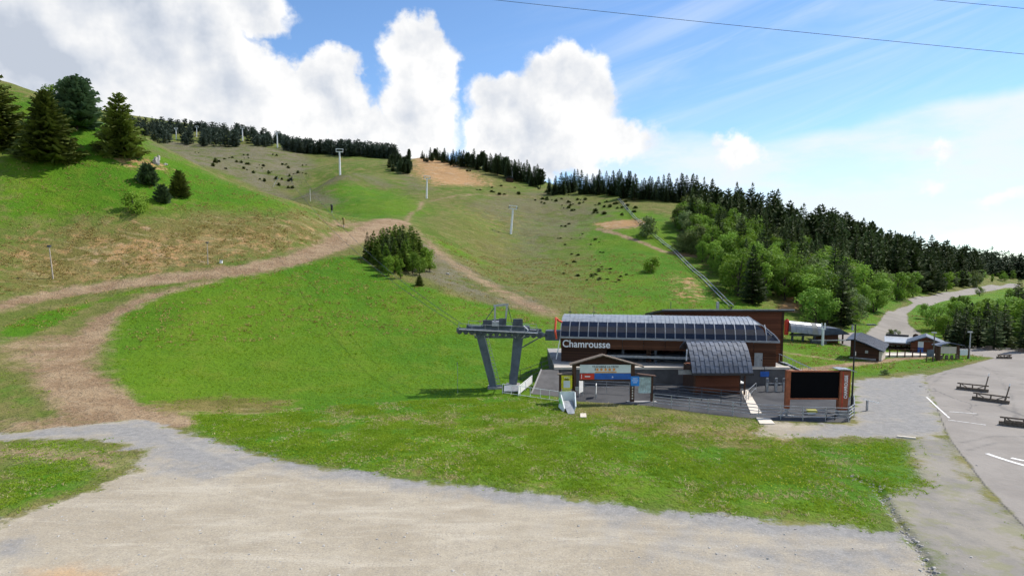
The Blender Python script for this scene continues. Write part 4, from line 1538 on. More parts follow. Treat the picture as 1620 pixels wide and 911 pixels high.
MB().add([(-0.5, 1.7, 0.75), (0.5, 1.7, 0.75), (0.2, -0.9, 0.10), (-0.45, -0.9, 0.10), (-0.5, 1.7, 0.65), (0.5, 1.7, 0.65), (0.2, -0.9, 0.02), (-0.45, -0.9, 0.02)],
         [(0, 1, 2, 3), (7, 6, 5, 4), (0, 4, 5, 1), (1, 5, 6, 2), (2, 6, 7, 3), (3, 7, 4, 0)]).build('chute', M['steel'], sl_)
MB().box(-0.75, 0.75, 1.93, 1.99, 0.2, 1.6).build('back_mat', M['pale_sign'], sl_)
MB().disc((-0.88, 1.2, 0.85), (1, 0, 0.05), 0.28, 0.03, 14).build('green_mark', M['green'], sl_)

# turnstile leaves inside the gate
for k, (px, py, hh, lab) in enumerate(((919, 627, 1.75, 'taller slanted white barrier panel behind the left gate post'), (943, 629, 1.45, 'narrow white barrier panel in the middle of the gate opening'))):
    q = at_z(px, py)
    t = thing('access_barrier', lab, 'barrier', (q[0], q[1], 0), R(62 if k == 0 else 80))
    MB().box(-0.55, 0.55, -0.03, 0.03, 0.45, hh).build('panel', M['white'], t)
    MB().box(-0.52, -0.44, -0.05, 0.05, 0, 0.45).box(0.44, 0.52, -0.05, 0.05, 0, 0.45).build('feet', M['steel'], t)


# ------------------------------------------------------------------ fences
def fence(name, label, cat, pts, hgt=1.1, gap=2.2, rails=(1.1, 0.75, 0.4), rr=0.028, matn='steel', panel=None, panel_mat='steel'):
    """posts and rails along ground points"""
    root = thing(name, label, cat, (float(pts[0][0]), float(pts[0][1]), 0.0))
    ox, oy = pts[0][0], pts[0][1]
    for i in range(len(pts) - 1):
        a, c = Vector(pts[i]), Vector(pts[i + 1])
        n_ = max(1, round((c - a).length / gap))
        for k in range(n_ + (1 if i == len(pts) - 2 else 0)):
            p = a.lerp(c, k / n_)
            MB().tube([(p.x - ox, p.y - oy, p.z - 0.1), (p.x - ox, p.y - oy, p.z + hgt)], rr * 1.15, 6).build('post', M[matn], root)
        for h_ in rails:
            MB().tube([(a.x - ox, a.y - oy, a.z + h_), (c.x - ox, c.y - oy, c.z + h_)], rr, 6).build('rail', M[matn], root)
        if panel:
            d = (c - a).normalized()
            for k in range(n_):
                p, p2 = a.lerp(c, k / n_) + d * 0.08, a.lerp(c, (k + 1) / n_) - d * 0.08
                bq = MB()
                bq.add([(p.x - ox, p.y - oy - 0.01, p.z + panel[0]), (p2.x - ox, p2.y - oy - 0.01, p2.z + panel[0]), (p2.x - ox, p2.y - oy - 0.01, p2.z + panel[1]), (p.x - ox, p.y - oy - 0.01, p.z + panel[1]),
                        (p.x - ox, p.y - oy + 0.01, p.z + panel[0]), (p2.x - ox, p2.y - oy + 0.01, p2.z + panel[0]), (p2.x - ox, p2.y - oy + 0.01, p2.z + panel[1]), (p.x - ox, p.y - oy + 0.01, p.z + panel[1])],
                       [(0, 1, 2, 3), (7, 6, 5, 4), (0, 4, 5, 1), (1, 5, 6, 2), (2, 6, 7, 3), (3, 7, 4, 0)])
                bq.build('panel', M[panel_mat], root)
    return root


def z0(px, py, z=0.0):
    q = at_z(px, py, z)
    return (float(q[0]), float(q[1]), z)


fence('railing', 'long grey metal railing along the lawn edge of the forecourt', 'railing', [z0(1034, 642), z0(1120, 652), z0(1200, 661), z0(1270, 665), z0(1342, 667), z0(1351, 660), z0(1350, 645)], 1.25, 2.1, (1.25, 0.95, 0.65, 0.35), 0.036)
fence('railing', 'shorter grey queue railing between the kiosk and the front railing', 'railing', [z0(1036, 627), z0(1110, 634), z0(1172, 641)], 1.35, 2.4, (1.35, 1.05, 0.75, 0.45), 0.036, 'steel_dark')
fence('railing', 'queue railing across the inside of the entrance gate', 'railing', [z0(924, 620), z0(996, 624)], 1.3, 2.2, (1.3, 1.0, 0.7))
fence('railing', 'bent metal handrail at the corner of the ticket kiosk', 'railing', [z0(1173, 633), z0(1180, 637), z0(1196, 622)], 1.15, 1.2, (1.15, 0.6))
fence('deck_railing', 'low clear railing of the ramp between V tower and yellow board', 'railing', [z0(795, 622), z0(823, 626), z0(855, 631), z0(884, 635)], 1.05, 1.4, (1.05, 0.1), 0.03, 'white')
fence('deck_railing', 'dark framed railing beside the platform above the ramp', 'railing', [(A(806, 606, 73)[0], 73, 0.1), (A(840, 596, 73)[0], 73.0, 0.9), (4.7, 73.2, 1.9)], 1.1, 1.4, (1.1, 0.55, 0.05), 0.03, 'steel_dark')
fence('deck_railing', 'white sloping side panels of the ramp next to the V tower', 'railing', [z0(820, 626), (A(842, 600, 71.5)[0], 71.5, 0.25)], 1.0, 2.4, (1.0,), 0.03, 'white', (0.12, 0.92), 'white')
dk = thing('access_deck', 'small steel deck at the foot of the V shaped lift tower', 'deck', (at_z(797, 622)[0], at_z(797, 622)[1], 0))
MB().box(0, 1.9, 0.1, 3.2, 0.14, 0.24).build('plate', M['steel'], dk)
for x in (0.1, 1.7):
    MB().box(x, x + 0.12, 0.2, 3.1, -0.2, 0.135).build('beam', M['steel_dark'], dk)
rp = thing('access_ramp', 'grey ramp rising from the lawn to the station platform', 'ramp', (0, 0, 0))
MB().add([(2.1, 67.2, 0.05), (5.4, 65.6, 0.05), (5.4, 72.45, 1.75), (3.4, 72.45, 1.75), (2.1, 67.2, -0.3), (5.4, 65.6, -0.3), (5.4, 72.45, -0.3), (3.4, 72.45, -0.3)],
         [(0, 1, 2, 3), (7, 6, 5, 4), (0, 4, 5, 1), (1, 5, 6, 2), (2, 6, 7, 3), (3, 7, 4, 0)]).build('slab', M['concrete_dark'], rp)
MB().beam((2.1, 67.2, 0.07), (3.4, 72.4, 1.78), 0.15, 0.12).build('kerb', M['concrete'], rp)

# pale concrete strips by the kiosk
ps = thing('concrete_strip', 'pale concrete strip running from the kiosk corner to the railing', 'paving', (0, 0, 0))
p = [z0(1173, 619), z0(1183, 617), z0(1205, 654), z0(1188, 655)]
MB().prism([(q[0], q[1]) for q in p], 'z', -0.1, 0.07).build('slab', M['coping'], ps)
ps2 = thing('concrete_step', 'short pale concrete slab outside the railing, at the end of the lawn', 'paving', (0, 0, 0))
p = [z0(1196, 661), z0(1218, 663), z0(1226, 671), z0(1202, 671)]
MB().prism([(q[0], q[1]) for q in p], 'z', -0.1, 0.09).build('slab', M['coping'], ps2)
p = [z0(918, 655), z0(927, 655), z0(928, 661), z0(918, 661)]
cv = MB().prism([(q[0], q[1]) for q in p], 'z', -0.05, 0.10).build('manhole_slab', M['coping'])
tag(cv, 'small square pale slab lying in the grass before the gate', 'slab')

# ski pass turnstiles by the wall
for k, (px, lab) in enumerate(((1213, 'first ski pass turnstile, beside the kiosk post'), (1227, 'second ski pass turnstile, in the middle below the blue hanging sign'), (1240, 'third ski pass turnstile, next to the orange screen post'))):
    q = at_z(px, 619)
    t = thing('turnstile', lab, 'turnstile', (q[0], q[1], 0))
    MB().prism([(-0.1, 0.0), (0.12, 0.0), (0.12, 1.3), (0.02, 1.5), (-0.1, 1.5)], 'x', -0.14, 0.14).build('housing', M['steel'], t)
    MB().prism([(-0.3, 1.1), (0.0, 1.55), (0.05, 1.5), (-0.22, 1.05)], 'x', -0.1, 0.1).build('reader', M['steel_dark'], t)
    for a_ in (-0.15, 0.15):
        MB().tube([(0.14, 0, 0.9), (0.95, a_, 0.88)], 0.022, 6).build('arm', M['steel'], t)
q = A(1210, 584, 71.8)
hs = thing('hanging_sign', 'blue hanging sign below the platform edge right of the kiosk roof', 'sign', (q.x, q.y, 0))
MB().box(-0.5, 0.5, -0.03, 0.03, 1.05, 1.65).build('plate', M['blue'], hs)
MB().tube([(0, 0, 1.65), (0, 0.2, 2.3)], 0.03, 6).tube([(0.05, 0.6, 2.05), (0, 0.2, 2.3)], 0.03, 6).build('hanger', M['black_paint'], hs)

# LED screen and orange totem
SY = 57.6
s_l, s_r = at(1250, 600, SY)[0], at(1327, 600, SY)[0]
s_t, s_b = Z(1290, 588, SY), Z(1290, 629, SY)
scr = thing('led_screen', 'large black screen in rust orange frame at the forecourt corner', 'screen', (float(s_l), SY, 0))
SW = float(s_r - s_l)
MB().box(0.0, SW, -0.06, 0.12, s_b, s_t).build('display', M['black'], scr)
MB().box(0.0, SW + 0.0, -0.10, 0.14, s_t + 0.003, s_t + 0.12).build('frame', M['rust'], scr)
MB().box(0.0, SW + 0.0, -0.10, 0.14, s_b - 0.14, s_b - 0.003).build('frame', M['rust'], scr)
pst = MB().box(-0.42, -0.003, -0.16, 0.16, 0.75, s_t + 0.14).build('post', M['rust'], scr)
MB().box(-0.30, -0.12, -0.1, 0.1, -0.1, 0.748).build('post_foot', M['steel'], pst)
MB().box(-0.9, 0.5, -0.2, 0.25, -0.1, 0.06).build('foot_plate', M['concrete'], scr)
MB().beam((-0.2, 0.0, 0.6), (-0.75, -0.1, 0.03), 0.06).beam((-0.2, 0.0, 0.6), (0.35, -0.1, 0.03), 0.06).build('brace', M['steel'], scr)
tot = thing('sign_totem', 'rust orange totem with white vertical town name beside the black screen', 'sign', (float(s_r) + 0.02, SY, 0))
tzt = s_t + 0.10
MB().prism([(0.0, 0.62), (0.78, 0.62), (1.0, tzt), (0.0, tzt)], 'y', -0.20, 0.34).build('body', M['rust'], tot)
MB().prism([(0.0, -0.1), (0.74, -0.1), (0.78, 0.617), (0.0, 0.617)], 'y', -0.26, 0.40).build('footing', M['concrete'], tot)
MB().box(0.24, 0.30, -0.215, -0.203, 0.7, tzt - 0.05).build('edge_strip', M['red'], tot)
MB().box(1.005, 1.06, -0.1, 0.25, 1.8, tzt - 0.1).build('yellow_edge', M['yellow'], tot)
MB().prism([(-0.35, tzt + 0.16), (0.2, tzt + 0.17), (0.9, tzt + 0.08), (1.3, tzt - 0.06), (1.3, tzt + 0.02), (0.9, tzt + 0.17), (0.2, tzt + 0.25), (-0.35, tzt + 0.22)], 'y', -0.55, 0.65).build('cap', M['roof_metal'], tot)
tx = text_part('lettering', 'CHAMROUSSE', 0.42, M['white_plain'], tot, (0.70, -0.206, 1.72), (math.pi / 2, -math.pi / 2, 0), 0.006, 'LEFT', 0.008)
wd = max(v.co.x for v in tx.data.vertices) - min(v.co.x for v in tx.data.vertices)
tx.scale = (2.15 / wd, 1, 1)

# bicycle rack hoop
q = at_z(1314, 664)
hoop = MB().tube([(q[0] - 0.4, q[1], 0), (q[0] - 0.42, q[1], 0.45), (q[0] - 0.3, q[1], 0.62), (q[0] + 0.25, q[1], 0.62), (q[0] + 0.4, q[1], 0.45), (q[0] + 0.38, q[1], 0)], 0.05, 8).build('bicycle_hoop', M['black_paint'], None, True)
tag(hoop, 'black bent hoop standing at the railing below the screen', 'bike rack')
q = at_z(1284, 655)
bl_ = thing('barrier_block', 'small yellow and white block on the dark asphalt below the screen', 'barrier', (q[0], q[1], 0))
MB().box(-0.45, 0.45, -0.2, 0.2, 0.25, 0.42).build('top', M['yellow'], bl_)
MB().box(-0.35, 0.35, -0.12, 0.12, 0, 0.247).build('base', M['white'], bl_)

# lamp post
q = at_z(1347.5, 641)
lh = Z(1357, 513, q[1])
lp = thing('lamp_post', 'tall black lamp post with side arm behind the orange totem', 'lamp post', (q[0], q[1], 0))
MB().tube([(0, 0, -0.2), (0, 0, 0.9), (0, 0, 0.95), (0, 0, lh)], [0.12, 0.12, 0.085, 0.06], 10).build('pole', M['black_paint'], lp)
MB().tube([(-0.5, 0, lh - 0.02), (1.25, 0, lh - 0.02)], 0.035, 6).build('arm', M['black_paint'], lp)
MB().box(1.15, 1.95, -0.14, 0.14, lh - 0.10, lh + 0.02).build('lamp_head', M['steel_dark'], lp)
MB().box(-0.35, -0.2, -0.08, 0.08, lh - 0.6, lh - 0.1).build('speaker_box', M['steel'], lp)
MB().box(0.061, 0.13, -0.1, 0.0, 5.0, 5.4).build('control_box', M['coping'], lp)
bar = thing('lowered_barrier', 'small grey barrier arm folded at the foot of the lamp post', 'barrier', (q[0] + 0.5, q[1] - 2.2, 0))
MB().beam((-0.6, 0, 1.1), (0.9, 0, 0.75), 0.07).build('arm', M['white'], bar)
MB().box(-0.3, -0.15, -0.08, 0.08, 0, 1.0).build('post', M['steel'], bar)

# outside stairs at the right end of the hall
ss_ = thing('metal_stairs', 'grey steel stairs with railings behind the orange screen', 'stairs', (A(1240, 580, 76)[0], 76, 0))
for k in range(9):
    MB().box(0.2 + 0.42 * k, 0.66 + 0.42 * k, 0, 1.6, 1.80 - 0.21 * k, 1.86 - 0.21 * k).build('step', M['steel'], ss_)
for yy in (0.0, 1.6):
    MB().beam((0.0, yy, 1.85), (4.1, yy, 0.0), 0.06, 0.22).build('stringer', M['steel_dark'], ss_)
    MB().tube([(0.0, yy, 2.85), (4.1, yy, 1.0)], 0.035, 6).build('handrail', M['steel'], ss_)
    for k in range(5):
        MB().tube([(0.1 + k * 0.98, yy, 1.8 - k * 0.44), (0.1 + k * 0.98, yy, 2.8 - k * 0.44)], 0.025, 6).build('baluster', M['steel'], ss_)

# ------------------------------------------------------------------ V shaped first tower
TY = 71.0
tw = thing('lift_tower', 'grey V shaped steel lift tower with sheave beams left of the station', 'lift tower', (0, TY, 0))


def tp(px, py, dy=0.0):
    q = at(px, py, TY + dy)
    return (float(q[0]), dy, float(q[2]))


def leg(top_, bot, w0, w1):
    b = MB()
    t_, b_ = Vector(top_), Vector(bot)
    v = []
    for p, w in ((b_, w1), (t_, w0)):
        for i, j in ((-1, -1), (1, -1), (1, 1), (-1, 1)):
            v.append((p.x + i * w / 2, p.y + j * w / 2, p.z))
    b.add(v, [(3, 2, 1, 0), (4, 5, 6, 7), (0, 1, 5, 4), (1, 2, 6, 5), (2, 3, 7, 6), (3, 0, 4, 7)])
    return b


t1, b1 = tp(760, 527), tp(781, 618)
t3, b3 = tp(820, 532, 1.2), tp(811, 612, 1.2)
b1 = (b1[0], b1[1], -0.2)
b3 = (b3[0], b3[1], -0.2)
l1 = leg(t1, b1, 1.0, 0.72).build('leg', M['tower'], tw)
l2 = leg(t3, b3, 1.15, 0.85).build('leg', M['tower'], tw)
lad = MB()
for k in range(16):
    f_ = 0.08 + 0.84 * k / 15
    x_ = b1[0] + (t1[0] - b1[0]) * f_
    z_ = b1[2] + (t1[2] - b1[2]) * f_
    lad.box(x_ + 0.42, x_ + 0.80, -0.52, -0.47, z_, z_ + 0.05)
for dx in (0.42, 0.80):
    lad.beam((b1[0] + dx, -0.5, 0.2), (t1[0] + dx, -0.5, t1[2]), 0.05)
lad.build('ladder', M['steel'], l1)
for px_, nm in ((783, 'footing'), (812, 'footing')):
    q = tp(px_, 618)
    MB().box(q[0] - 0.8, q[0] + 0.8, -0.8, 2.0 if px_ > 800 else 0.8, -0.4, 0.12).build('footing', M['concrete'], tw)
zc = tp(790, 522)[2]
xl, xr_ = tp(742, 520)[0], tp(838, 525)[0]
MB().box(xl, xr_, 0.1, 0.9, zc - 0.45, zc + 0.45).build('cross_beam', M['tower'], tw)
for yy, nm in ((-1.2, 0), (2.0, 1)):
    x0_, x1_ = tp(724 if nm == 0 else 736, 520)[0], tp(858, 528)[0]
    sb = MB().beam((x0_, yy, zc + 0.18), (x1_, yy, zc - 0.32), 0.22, 0.46).build('sheave_beam', M['tower'], tw)
    for k in range(14):
        f_ = (k + 0.5) / 14
        MB().disc((x0_ + (x1_ - x0_) * f_, yy - 0.16, zc - 0.02 - 0.5 * f_), (0, 1, 0), 0.27, 0.14, 14).build('sheave', M['steel_dark'], sb)
    for k in range(6):
        f_ = (k + 0.5) / 6
        MB().beam((x0_ + (x1_ - x0_) * f_, yy, zc + 0.1 - 0.5 * f_), (x0_ + (x1_ - x0_) * f_ + 0.4, 0.5, zc), 0.09).build('bracket', M['steel_dark'], sb)
    wk = MB().beam((x0_ + 0.3, yy - 0.55, zc + 0.28), (x1_ - 0.6, yy - 0.55, zc - 0.15), 0.5, 0.05).build('walkway', M['steel'], tw)
    for k in range(7):
        f_ = k / 6
        xx = x0_ + 0.3 + (x1_ - x0_ - 0.9) * f_
        MB().tube([(xx, yy - 0.8, zc + 0.28 - 0.43 * f_), (xx, yy - 0.8, zc + 0.95 - 0.43 * f_)], 0.022, 5).build('rail_post', M['steel'], wk)
    MB().tube([(x0_ + 0.3, yy - 0.8, zc + 0.95), (x1_ - 0.6, yy - 0.8, zc + 0.52)], 0.022, 5).build('rail', M['steel'], wk)
MB().box(xl + 0.6, xr_ - 0.4, 0.2, 0.8, zc - 0.95, zc - 0.70).build('lower_chord', M['tower'], tw)
for k in range(9):
    xx = xl + 0.8 + k * (xr_ - xl - 1.6) / 8
    MB().beam((xx, 0.15, zc - 0.72), (xx + (0.5 if k % 2 else -0.5), 0.15, zc - 0.33), 0.09).build('lattice_bar', M['steel'], tw)
for xx, yy, w, h_ in ((xl + 1.6, -0.4, 1.0, 0.5), (xl + 3.4, -0.6, 0.8, 0.65), (xr_ - 1.9, -0.5, 1.1, 0.6), (xl + 2.6, 1.2, 1.3, 0.45)):
    MB().box(xx, xx + w, yy, yy + 0.5, zc + 0.453, zc + 0.5 + h_ * 1.3).build('gear_box', M['steel_dark'], tw)
for xx in (xl + 0.4, xl + 2.4, xr_ - 2.2, xr_ - 0.3):
    MB().tube([(xx, -0.9, zc + 0.2), (xx + 0.25, -1.0, zc - 0.5), (xx + 0.6, -0.6, zc - 0.8)], 0.045, 6).build('cable_loop', M['steel'], tw)
MB().tube([(xr_ - 0.7, -0.3, zc + 0.5), (xr_ - 0.2, -0.5, zc + 0.1), (xr_ - 0.5, -0.6, zc - 0.5), (xr_ - 0.9, -0.5, zc - 0.8)], 0.07, 6).build('hose', M['white'], tw)
# lifting frame on top
fz = tp(790, 484)[2]
for px_ in (783, 799):
    q0, q1 = tp(px_, 508), tp(px_ + (0 if px_ == 783 else 3), 484)
    MB().beam((q0[0], 0.3, zc + 0.3), (q1[0], 0.3, fz), 0.20).build('frame_post', M['steel'], tw)
MB().beam((tp(782, 484)[0] - 0.1, 0.3, fz), (tp(803, 481)[0] + 0.1, 0.3, fz + 0.15), 0.22).build('frame_head', M['steel'], tw)
MB().tube([(tp(783, 486)[0], 0.3, fz - 0.1), (tp(761, 508)[0], 0.2, zc + 0.4)], 0.05, 6).build('frame_stay', M['steel_dark'], tw)
MB().tube([(tp(803, 484)[0], 0.3, fz), (tp(812, 510)[0], 0.2, zc + 0.3)], 0.04, 6).build('frame_stay', M['steel_dark'], tw)
MB().box(tp(775, 510)[0], tp(795, 510)[0], -0.3, 1.15, zc + 0.455, zc + 0.95).build('machinery', M['steel'], tw)
MB().tube([tuple(tp(825, 550, 1.0)), tuple(tp(862, 529, 2.5))], 0.07, 6).build('brace', M['steel_dark'], tw)

# haul ropes from the tower up over the left hill
far = ground(478, 330)
for k, yy in enumerate((-1.36, 1.84)):
    a_ = Vector((float(tp(730, 519)[0]), TY + yy, zc + 0.45))
    c_ = Vector((far[0] + (0 if k else -4), far[1], far[2] + 9))
    pts = [a_.lerp(c_, t / 12) - Vector((0, 0, 3.0 * 4 * (t / 12) * (1 - t / 12))) for t in range(13)]
    rope = MB().tube([tuple(p) for p in pts], 0.028, 5).build('haul_rope', M['steel_dark'])
    tag(rope, ('upper' if k else 'lower') + ' thin haul rope running from the V tower up to the left', 'cable')


# overhead cables across the sky
def sky_cable(pa, Ya, pb, Yb, r, label):
    a_, c_ = A(*pa, Ya), A(*pb, Yb)
    d = c_ - a_
    pts = [a_ + d * t - Vector((0, 0, 0.00006 * (t * (1 - t)) * d.length ** 2)) for t in [-80 / d.length + i * (d.length + 230) / d.length / 44 for i in range(45)]]
    o = MB().tube([tuple(p) for p in pts], r, 6).build('overhead_cable', M['steel_dark'])
    tag(o, label, 'cable')


sky_cable((780, 0), 150, (1620, 86), 128, 0.048, 'long dark overhead cable sloping across the whole upper right sky')
sky_cable((1476, 0), 150, (1620, 14), 140, 0.048, 'short piece of overhead cable in the upper right corner')


# ------------------------------------------------------------------ lift pylons on the slope
def pylon(px, py, hpx, label, rz=0.0, lean=0.0):
    g = ground(px, py)
    h = hpx * g[1] / F
    t = thing('lift_pylon', label, 'pylon', (g[0], g[1], g[2] - 0.2), rz, 'white lift pylons up the slope')
    t.rotation_euler = (0, lean, rz)
    MB().tube([(0, 0, -0.6), (0, 0, h * 0.96)], [0.046 * h, 0.032 * h], 10).build('mast', M['pylon'], t)
    MB().box(-0.03 * h, 0.03 * h, -0.03 * h, 0.03 * h, -0.3, 0.02 * h).build('footing', M['concrete'], t)
    ca = MB().box(-0.15 * h, 0.15 * h, -0.02 * h, 0.02 * h, h * 0.93, h * 0.965).build('cross_arm', M['pylon'], t)
    for s in (-1, 1):
        MB().beam((s * 0.13 * h, 0, h * 0.95), (s * 0.14 * h, 0, h * 1.06), 0.03 * h).build('arm_post', M['pylon'], ca)
        tr = MB().beam((s * 0.145 * h, -0.14 * h, h * 0.985), (s * 0.145 * h, 0.14 * h, h * 1.005), 0.02 * h, 0.03 * h).build('sheave_train', M['steel_dark'], t)
    MB().box(-0.15 * h, 0.15 * h, -0.012 * h, 0.012 * h, h * 1.05, h * 1.075).build('top_bar', M['pylon'], t)


for px, py, hp, lab, ln in ((808, 370, 42, 'lowest white lift pylon, leaning on the slope below the right crest', 0.09),
                            (675, 314, 33, 'second white lift pylon, standing below the bare earth patch', 0.03),
                            (538, 277, 38, 'third white lift pylon, alone on the upper middle meadow', 0.0),
                            (439, 234, 24, 'fourth white lift pylon, at the right end of the stony slope', 0.0),
                            (384, 223, 20, 'fifth white lift pylon, before the far wood', 0.0),
                            (311, 217, 16, 'sixth white lift pylon, small against the far wood', 0.05),
                            (279, 221, 17, 'farthest short white pylon on a grassy knoll before the far wood', 0.0)):
    pylon(px, py, hp, lab, R(12), ln)


def pole(px, py, hpx, r, matn, label, cat='pole', name='wooden_pole', cap=True, lean=0.0):
    g = ground(px, py)
    h = hpx * g[1] / F
    t = thing(name, label, cat, (g[0], g[1], g[2]))
    t.rotation_euler = (0, lean, 0)
    MB().tube([(0, 0, -0.3), (0, 0, h)], [r, r * 0.75], 8).build('shaft', M[matn], t)
    if cap:
        MB().box(-r * 2.2, r * 2.2, -r * 1.6, r * 1.6, h, h + r * 2.5).build('cap', M['steel_dark'], t)
    else:
        MB().tube([(0, 0, h * 0.94), (0, 0, h * 1.01)], r * 1.2, 8).build('cap', M['steel'], t)
    return t


pole(84, 441, 50, 0.12, 'pole_wood', 'pale wooden pole with dark cap at the foot of the left dry bank', lean=-0.06)
pole(329, 418, 33, 0.10, 'pole_wood', 'pale wooden pole by the track below the middle of the dry bank')
pole(350, 416, 5, 0.35, 'white', 'small white box on the grass verge of the dirt track', 'box', 'marker_box', False)
pole(491, 319, 19, 0.10, 'pylon', 'thin pale post on the meadow just over the left hill crest', name='marker_post', cap=False)
pole(432, 296, 20, 0.10, 'pylon', 'thin leaning pale post at the edge of the stony slope', name='marker_post', cap=False, lean=0.5)
pole(724, 622, 50, 0.025, 'steel', 'very thin metal rod standing in the lawn left of the V tower', name='marker_rod', cap=False)
for px, py, hp, lab in ((525, 337, 13, 'dark padded post on the grass at the end of the left hill'), (462, 291, 11, 'farther dark padded post beyond the left hill crest'), (544, 360, 15, 'straw coloured wrapped post beside the widening dirt track')):
    g = ground(px, py)
    h = hp * g[1] / F
    t = thing('padded_post', lab, 'post', (g[0], g[1], g[2]))
    MB().tube([(0, 0, -0.2), (0, 0, h)], 0.10, 8).build('post', M['steel'], t)
    MB().tube([(0, 0, h * 0.30), (0, 0, h * 0.36), (0, 0, h * 0.93), (0, 0, h)], [0.16, 0.30, 0.30, 0.2], 10).build('pad', M['straw' if px == 544 else 'black_paint'], t)
    MB().box(-0.45, 0.15, -0.1, 0.1, h * 0.86, h * 0.98).build('head', M['black_paint' if px != 544 else 'post'], t)


# pale rock on the left hill, boulder below
def rock(px, py, w, h, label, seed, d=0.8):
    g = ground(px, py)
    k = g[1] / F
    rr = random.Random(seed)
    bm = bmesh.new()
    bmesh.ops.create_icosphere(bm, subdivisions=2, radius=1.0)
    for v in bm.verts:
        s = 1 + rr.uniform(-0.28, 0.28)
        v.co = Vector((v.co.x * s * w * k / 2, v.co.y * s * w * k / 2 * d, max(-0.3, v.co.z) * s * h * k))
    me = bpy.data.meshes.new('boulder')
    bm.to_mesh(me)
    bm.free()
    me.materials.append(M['rock'])
    o = bpy.data.objects.new('boulder', me)
    COL.objects.link(o)
    o.location = (g[0], g[1], g[2])
    tag(o, label, 'rock')


rock(247, 259, 11, 10, 'pale boulder poking out of the left hillside above the small conifers', 1)
rock(251, 252, 5, 6, 'small upright pale stone on top of the hillside boulder', 2)
rock(262, 261, 6, 3, 'flat pale stone just right of the hillside boulder', 3)
rock(708, 434, 5, 3, 'small pale stone beside the brown path right of the grove', 4)
rock(1413, 531, 12, 7, 'grey rock on the round island in the road', 5)
for px, py, s in ((1407, 531, 11), (1419, 531, 10)):
    plant_px('bush1', px, py, s, 'dark bush at the rock on the road island' + (', on its left' if px < 1410 else ', on its right'), cat='bush', wide=1.1)
plant_px('bush1', 1400, 593, 9, 'small dark bush at the edge of the grass before the gravel apron', cat='bush', wide=1.4)

# shed near the middle ridge
g = ground(806, 288)
sh = thing('hill_shed', 'tiny dark shed on the meadow below the middle ridge spruces', 'shed', (g[0], g[1], g[2]), R(10))
MB().box(-2.0, 2.0, -1.2, 1.2, -0.5, 2.0).build('wall', M['wood_dark'], sh)
MB().prism([(-2.4, 1.9), (0, 3.0), (2.4, 1.9), (2.4, 2.05), (0, 3.15), (-2.4, 2.05)], 'y', -1.6, 1.6).build('roof', M['steel_dark'], sh)
MB().tube([(1.6, 0, 2), (1.6, 0, 6)], 0.08, 6).build('mast', M['steel'], sh)

# ------------------------------------------------------------------ alpine coaster rail
cpts = [(979, 317), (992, 333), (1006, 349), (1030, 371), (1050, 388), (1068, 401), (1085, 419), (1108, 440), (1130, 462), (1157, 489)]
cw_ = []
for q in cpts:
    g = ground(*q)
    cw_.append(Vector((g[0], g[1], g[2])))
root = thing('coaster_rail', 'double grey steel coaster rail running straight down the right slope', 'coaster', tuple(cw_[-1]))
o0 = cw_[-1]
dense = []
for i in range(len(cw_) - 1):
    for k in range(6):
        p = cw_[i].lerp(cw_[i + 1], k / 6)
        dense.append(Vector((p.x, p.y, max(gz(p.x, p.y) + 0.75, p.z + 0.6))))
dense.append(cw_[-1] + Vector((0, 0, 0.8)))
for s in (-0.45, 0.45):
    MB().tube([tuple(p - o0 + Vector((s, 0, 0))) for p in dense], 0.10, 6).build('rail', M['steel'], root)
for i in range(0, len(dense), 3):
    p = dense[i] - o0
    MB().box(p.x - 0.55, p.x + 0.55, p.y - 0.1, p.y + 0.1, p.z - 0.38, p.z - 0.2).box(p.x - 0.1, p.x + 0.1, p.y - 0.1, p.y + 0.1, p.z - 2.0, p.z - 0.2).build('support', M['steel_dark'], root)

# ------------------------------------------------------------------ small lift station beyond
SYY = 106.0


def sp(px, py, dy=0):
    q = at(px, py, SYY + dy)
    return float(q[0]), float(q[2])


x0_, zt_ = sp(1247, 507)
x1_, _ = sp(1298, 510)
zb_ = sp(1270, 524)[1]
ls = thing('small_lift_station', 'small lift station with white rounded cover and dark blue hut roof', 'lift station', (x0_, SYY, 0))
WL = x1_ - x0_
arc = [(1.25 * math.cos(a), zb_ + (zt_ - zb_) * math.sin(a)) for a in [math.pi * k / 10 for k in range(11)]]
for k in range(6):
    b = MB()
    f0, f1 = k / 6, (k + 1) / 6
    drop = lambda f: -0.55 * f
    b.add([(WL * f0 + 0.02, y, z + drop(f0)) for y, z in arc] + [(WL * f1 - 0.02, y, z + drop(f1)) for y, z in arc], [(i, i + 1, 12 + i, 11 + i) for i in range(10)] + [tuple(range(11)), tuple(range(21, 10, -1))])
    b.build('cover_segment', M['concrete'] if k == 4 else M['mullion'], ls, False)
MB().tube([(-0.25, 0, zb_ - 0.6), (-0.25, 0, zt_ - 0.1), (-0.15, 0, zt_ + 0.25)], [0.35, 0.4, 0.2], 10).build('red_end', M['red'], ls)
for k in (0.12, 0.45, 0.8):
    MB().box(WL * k, WL * k + 0.25, -0.2, 0.2, -0.3, zb_ - 0.1).build('column', M['steel_dark'], ls)
MB().box(WL * 0.1, WL * 0.95, -0.6, 0.6, zb_ - 0.75, zb_ - 0.02 - 0.4).build('machinery', M['steel_dark'], ls)
hx, hzb = WL + 0.1, sp(1300, 528)[1]
hzt = sp(1310, 518)[1]
hw = sp(1337, 520)[0] - x1_
MB().prism([(-0.4, hzb), (0.8, hzt), (hw - 1.4, hzt - 0.1), (hw + 0.2, hzb + 0.1), (hw + 0.2, hzb), (-0.4, hzb - 0.12)], 'y', -0.9, 3.0).build('hut_roof', M['roof_dark'], ls).location = (hx, 0, 0)
MB().box(hx + 0.1, hx + hw - 1.2, 0.0, 2.6, 0.0, hzb).build('hut_wall', M['wood'], ls)
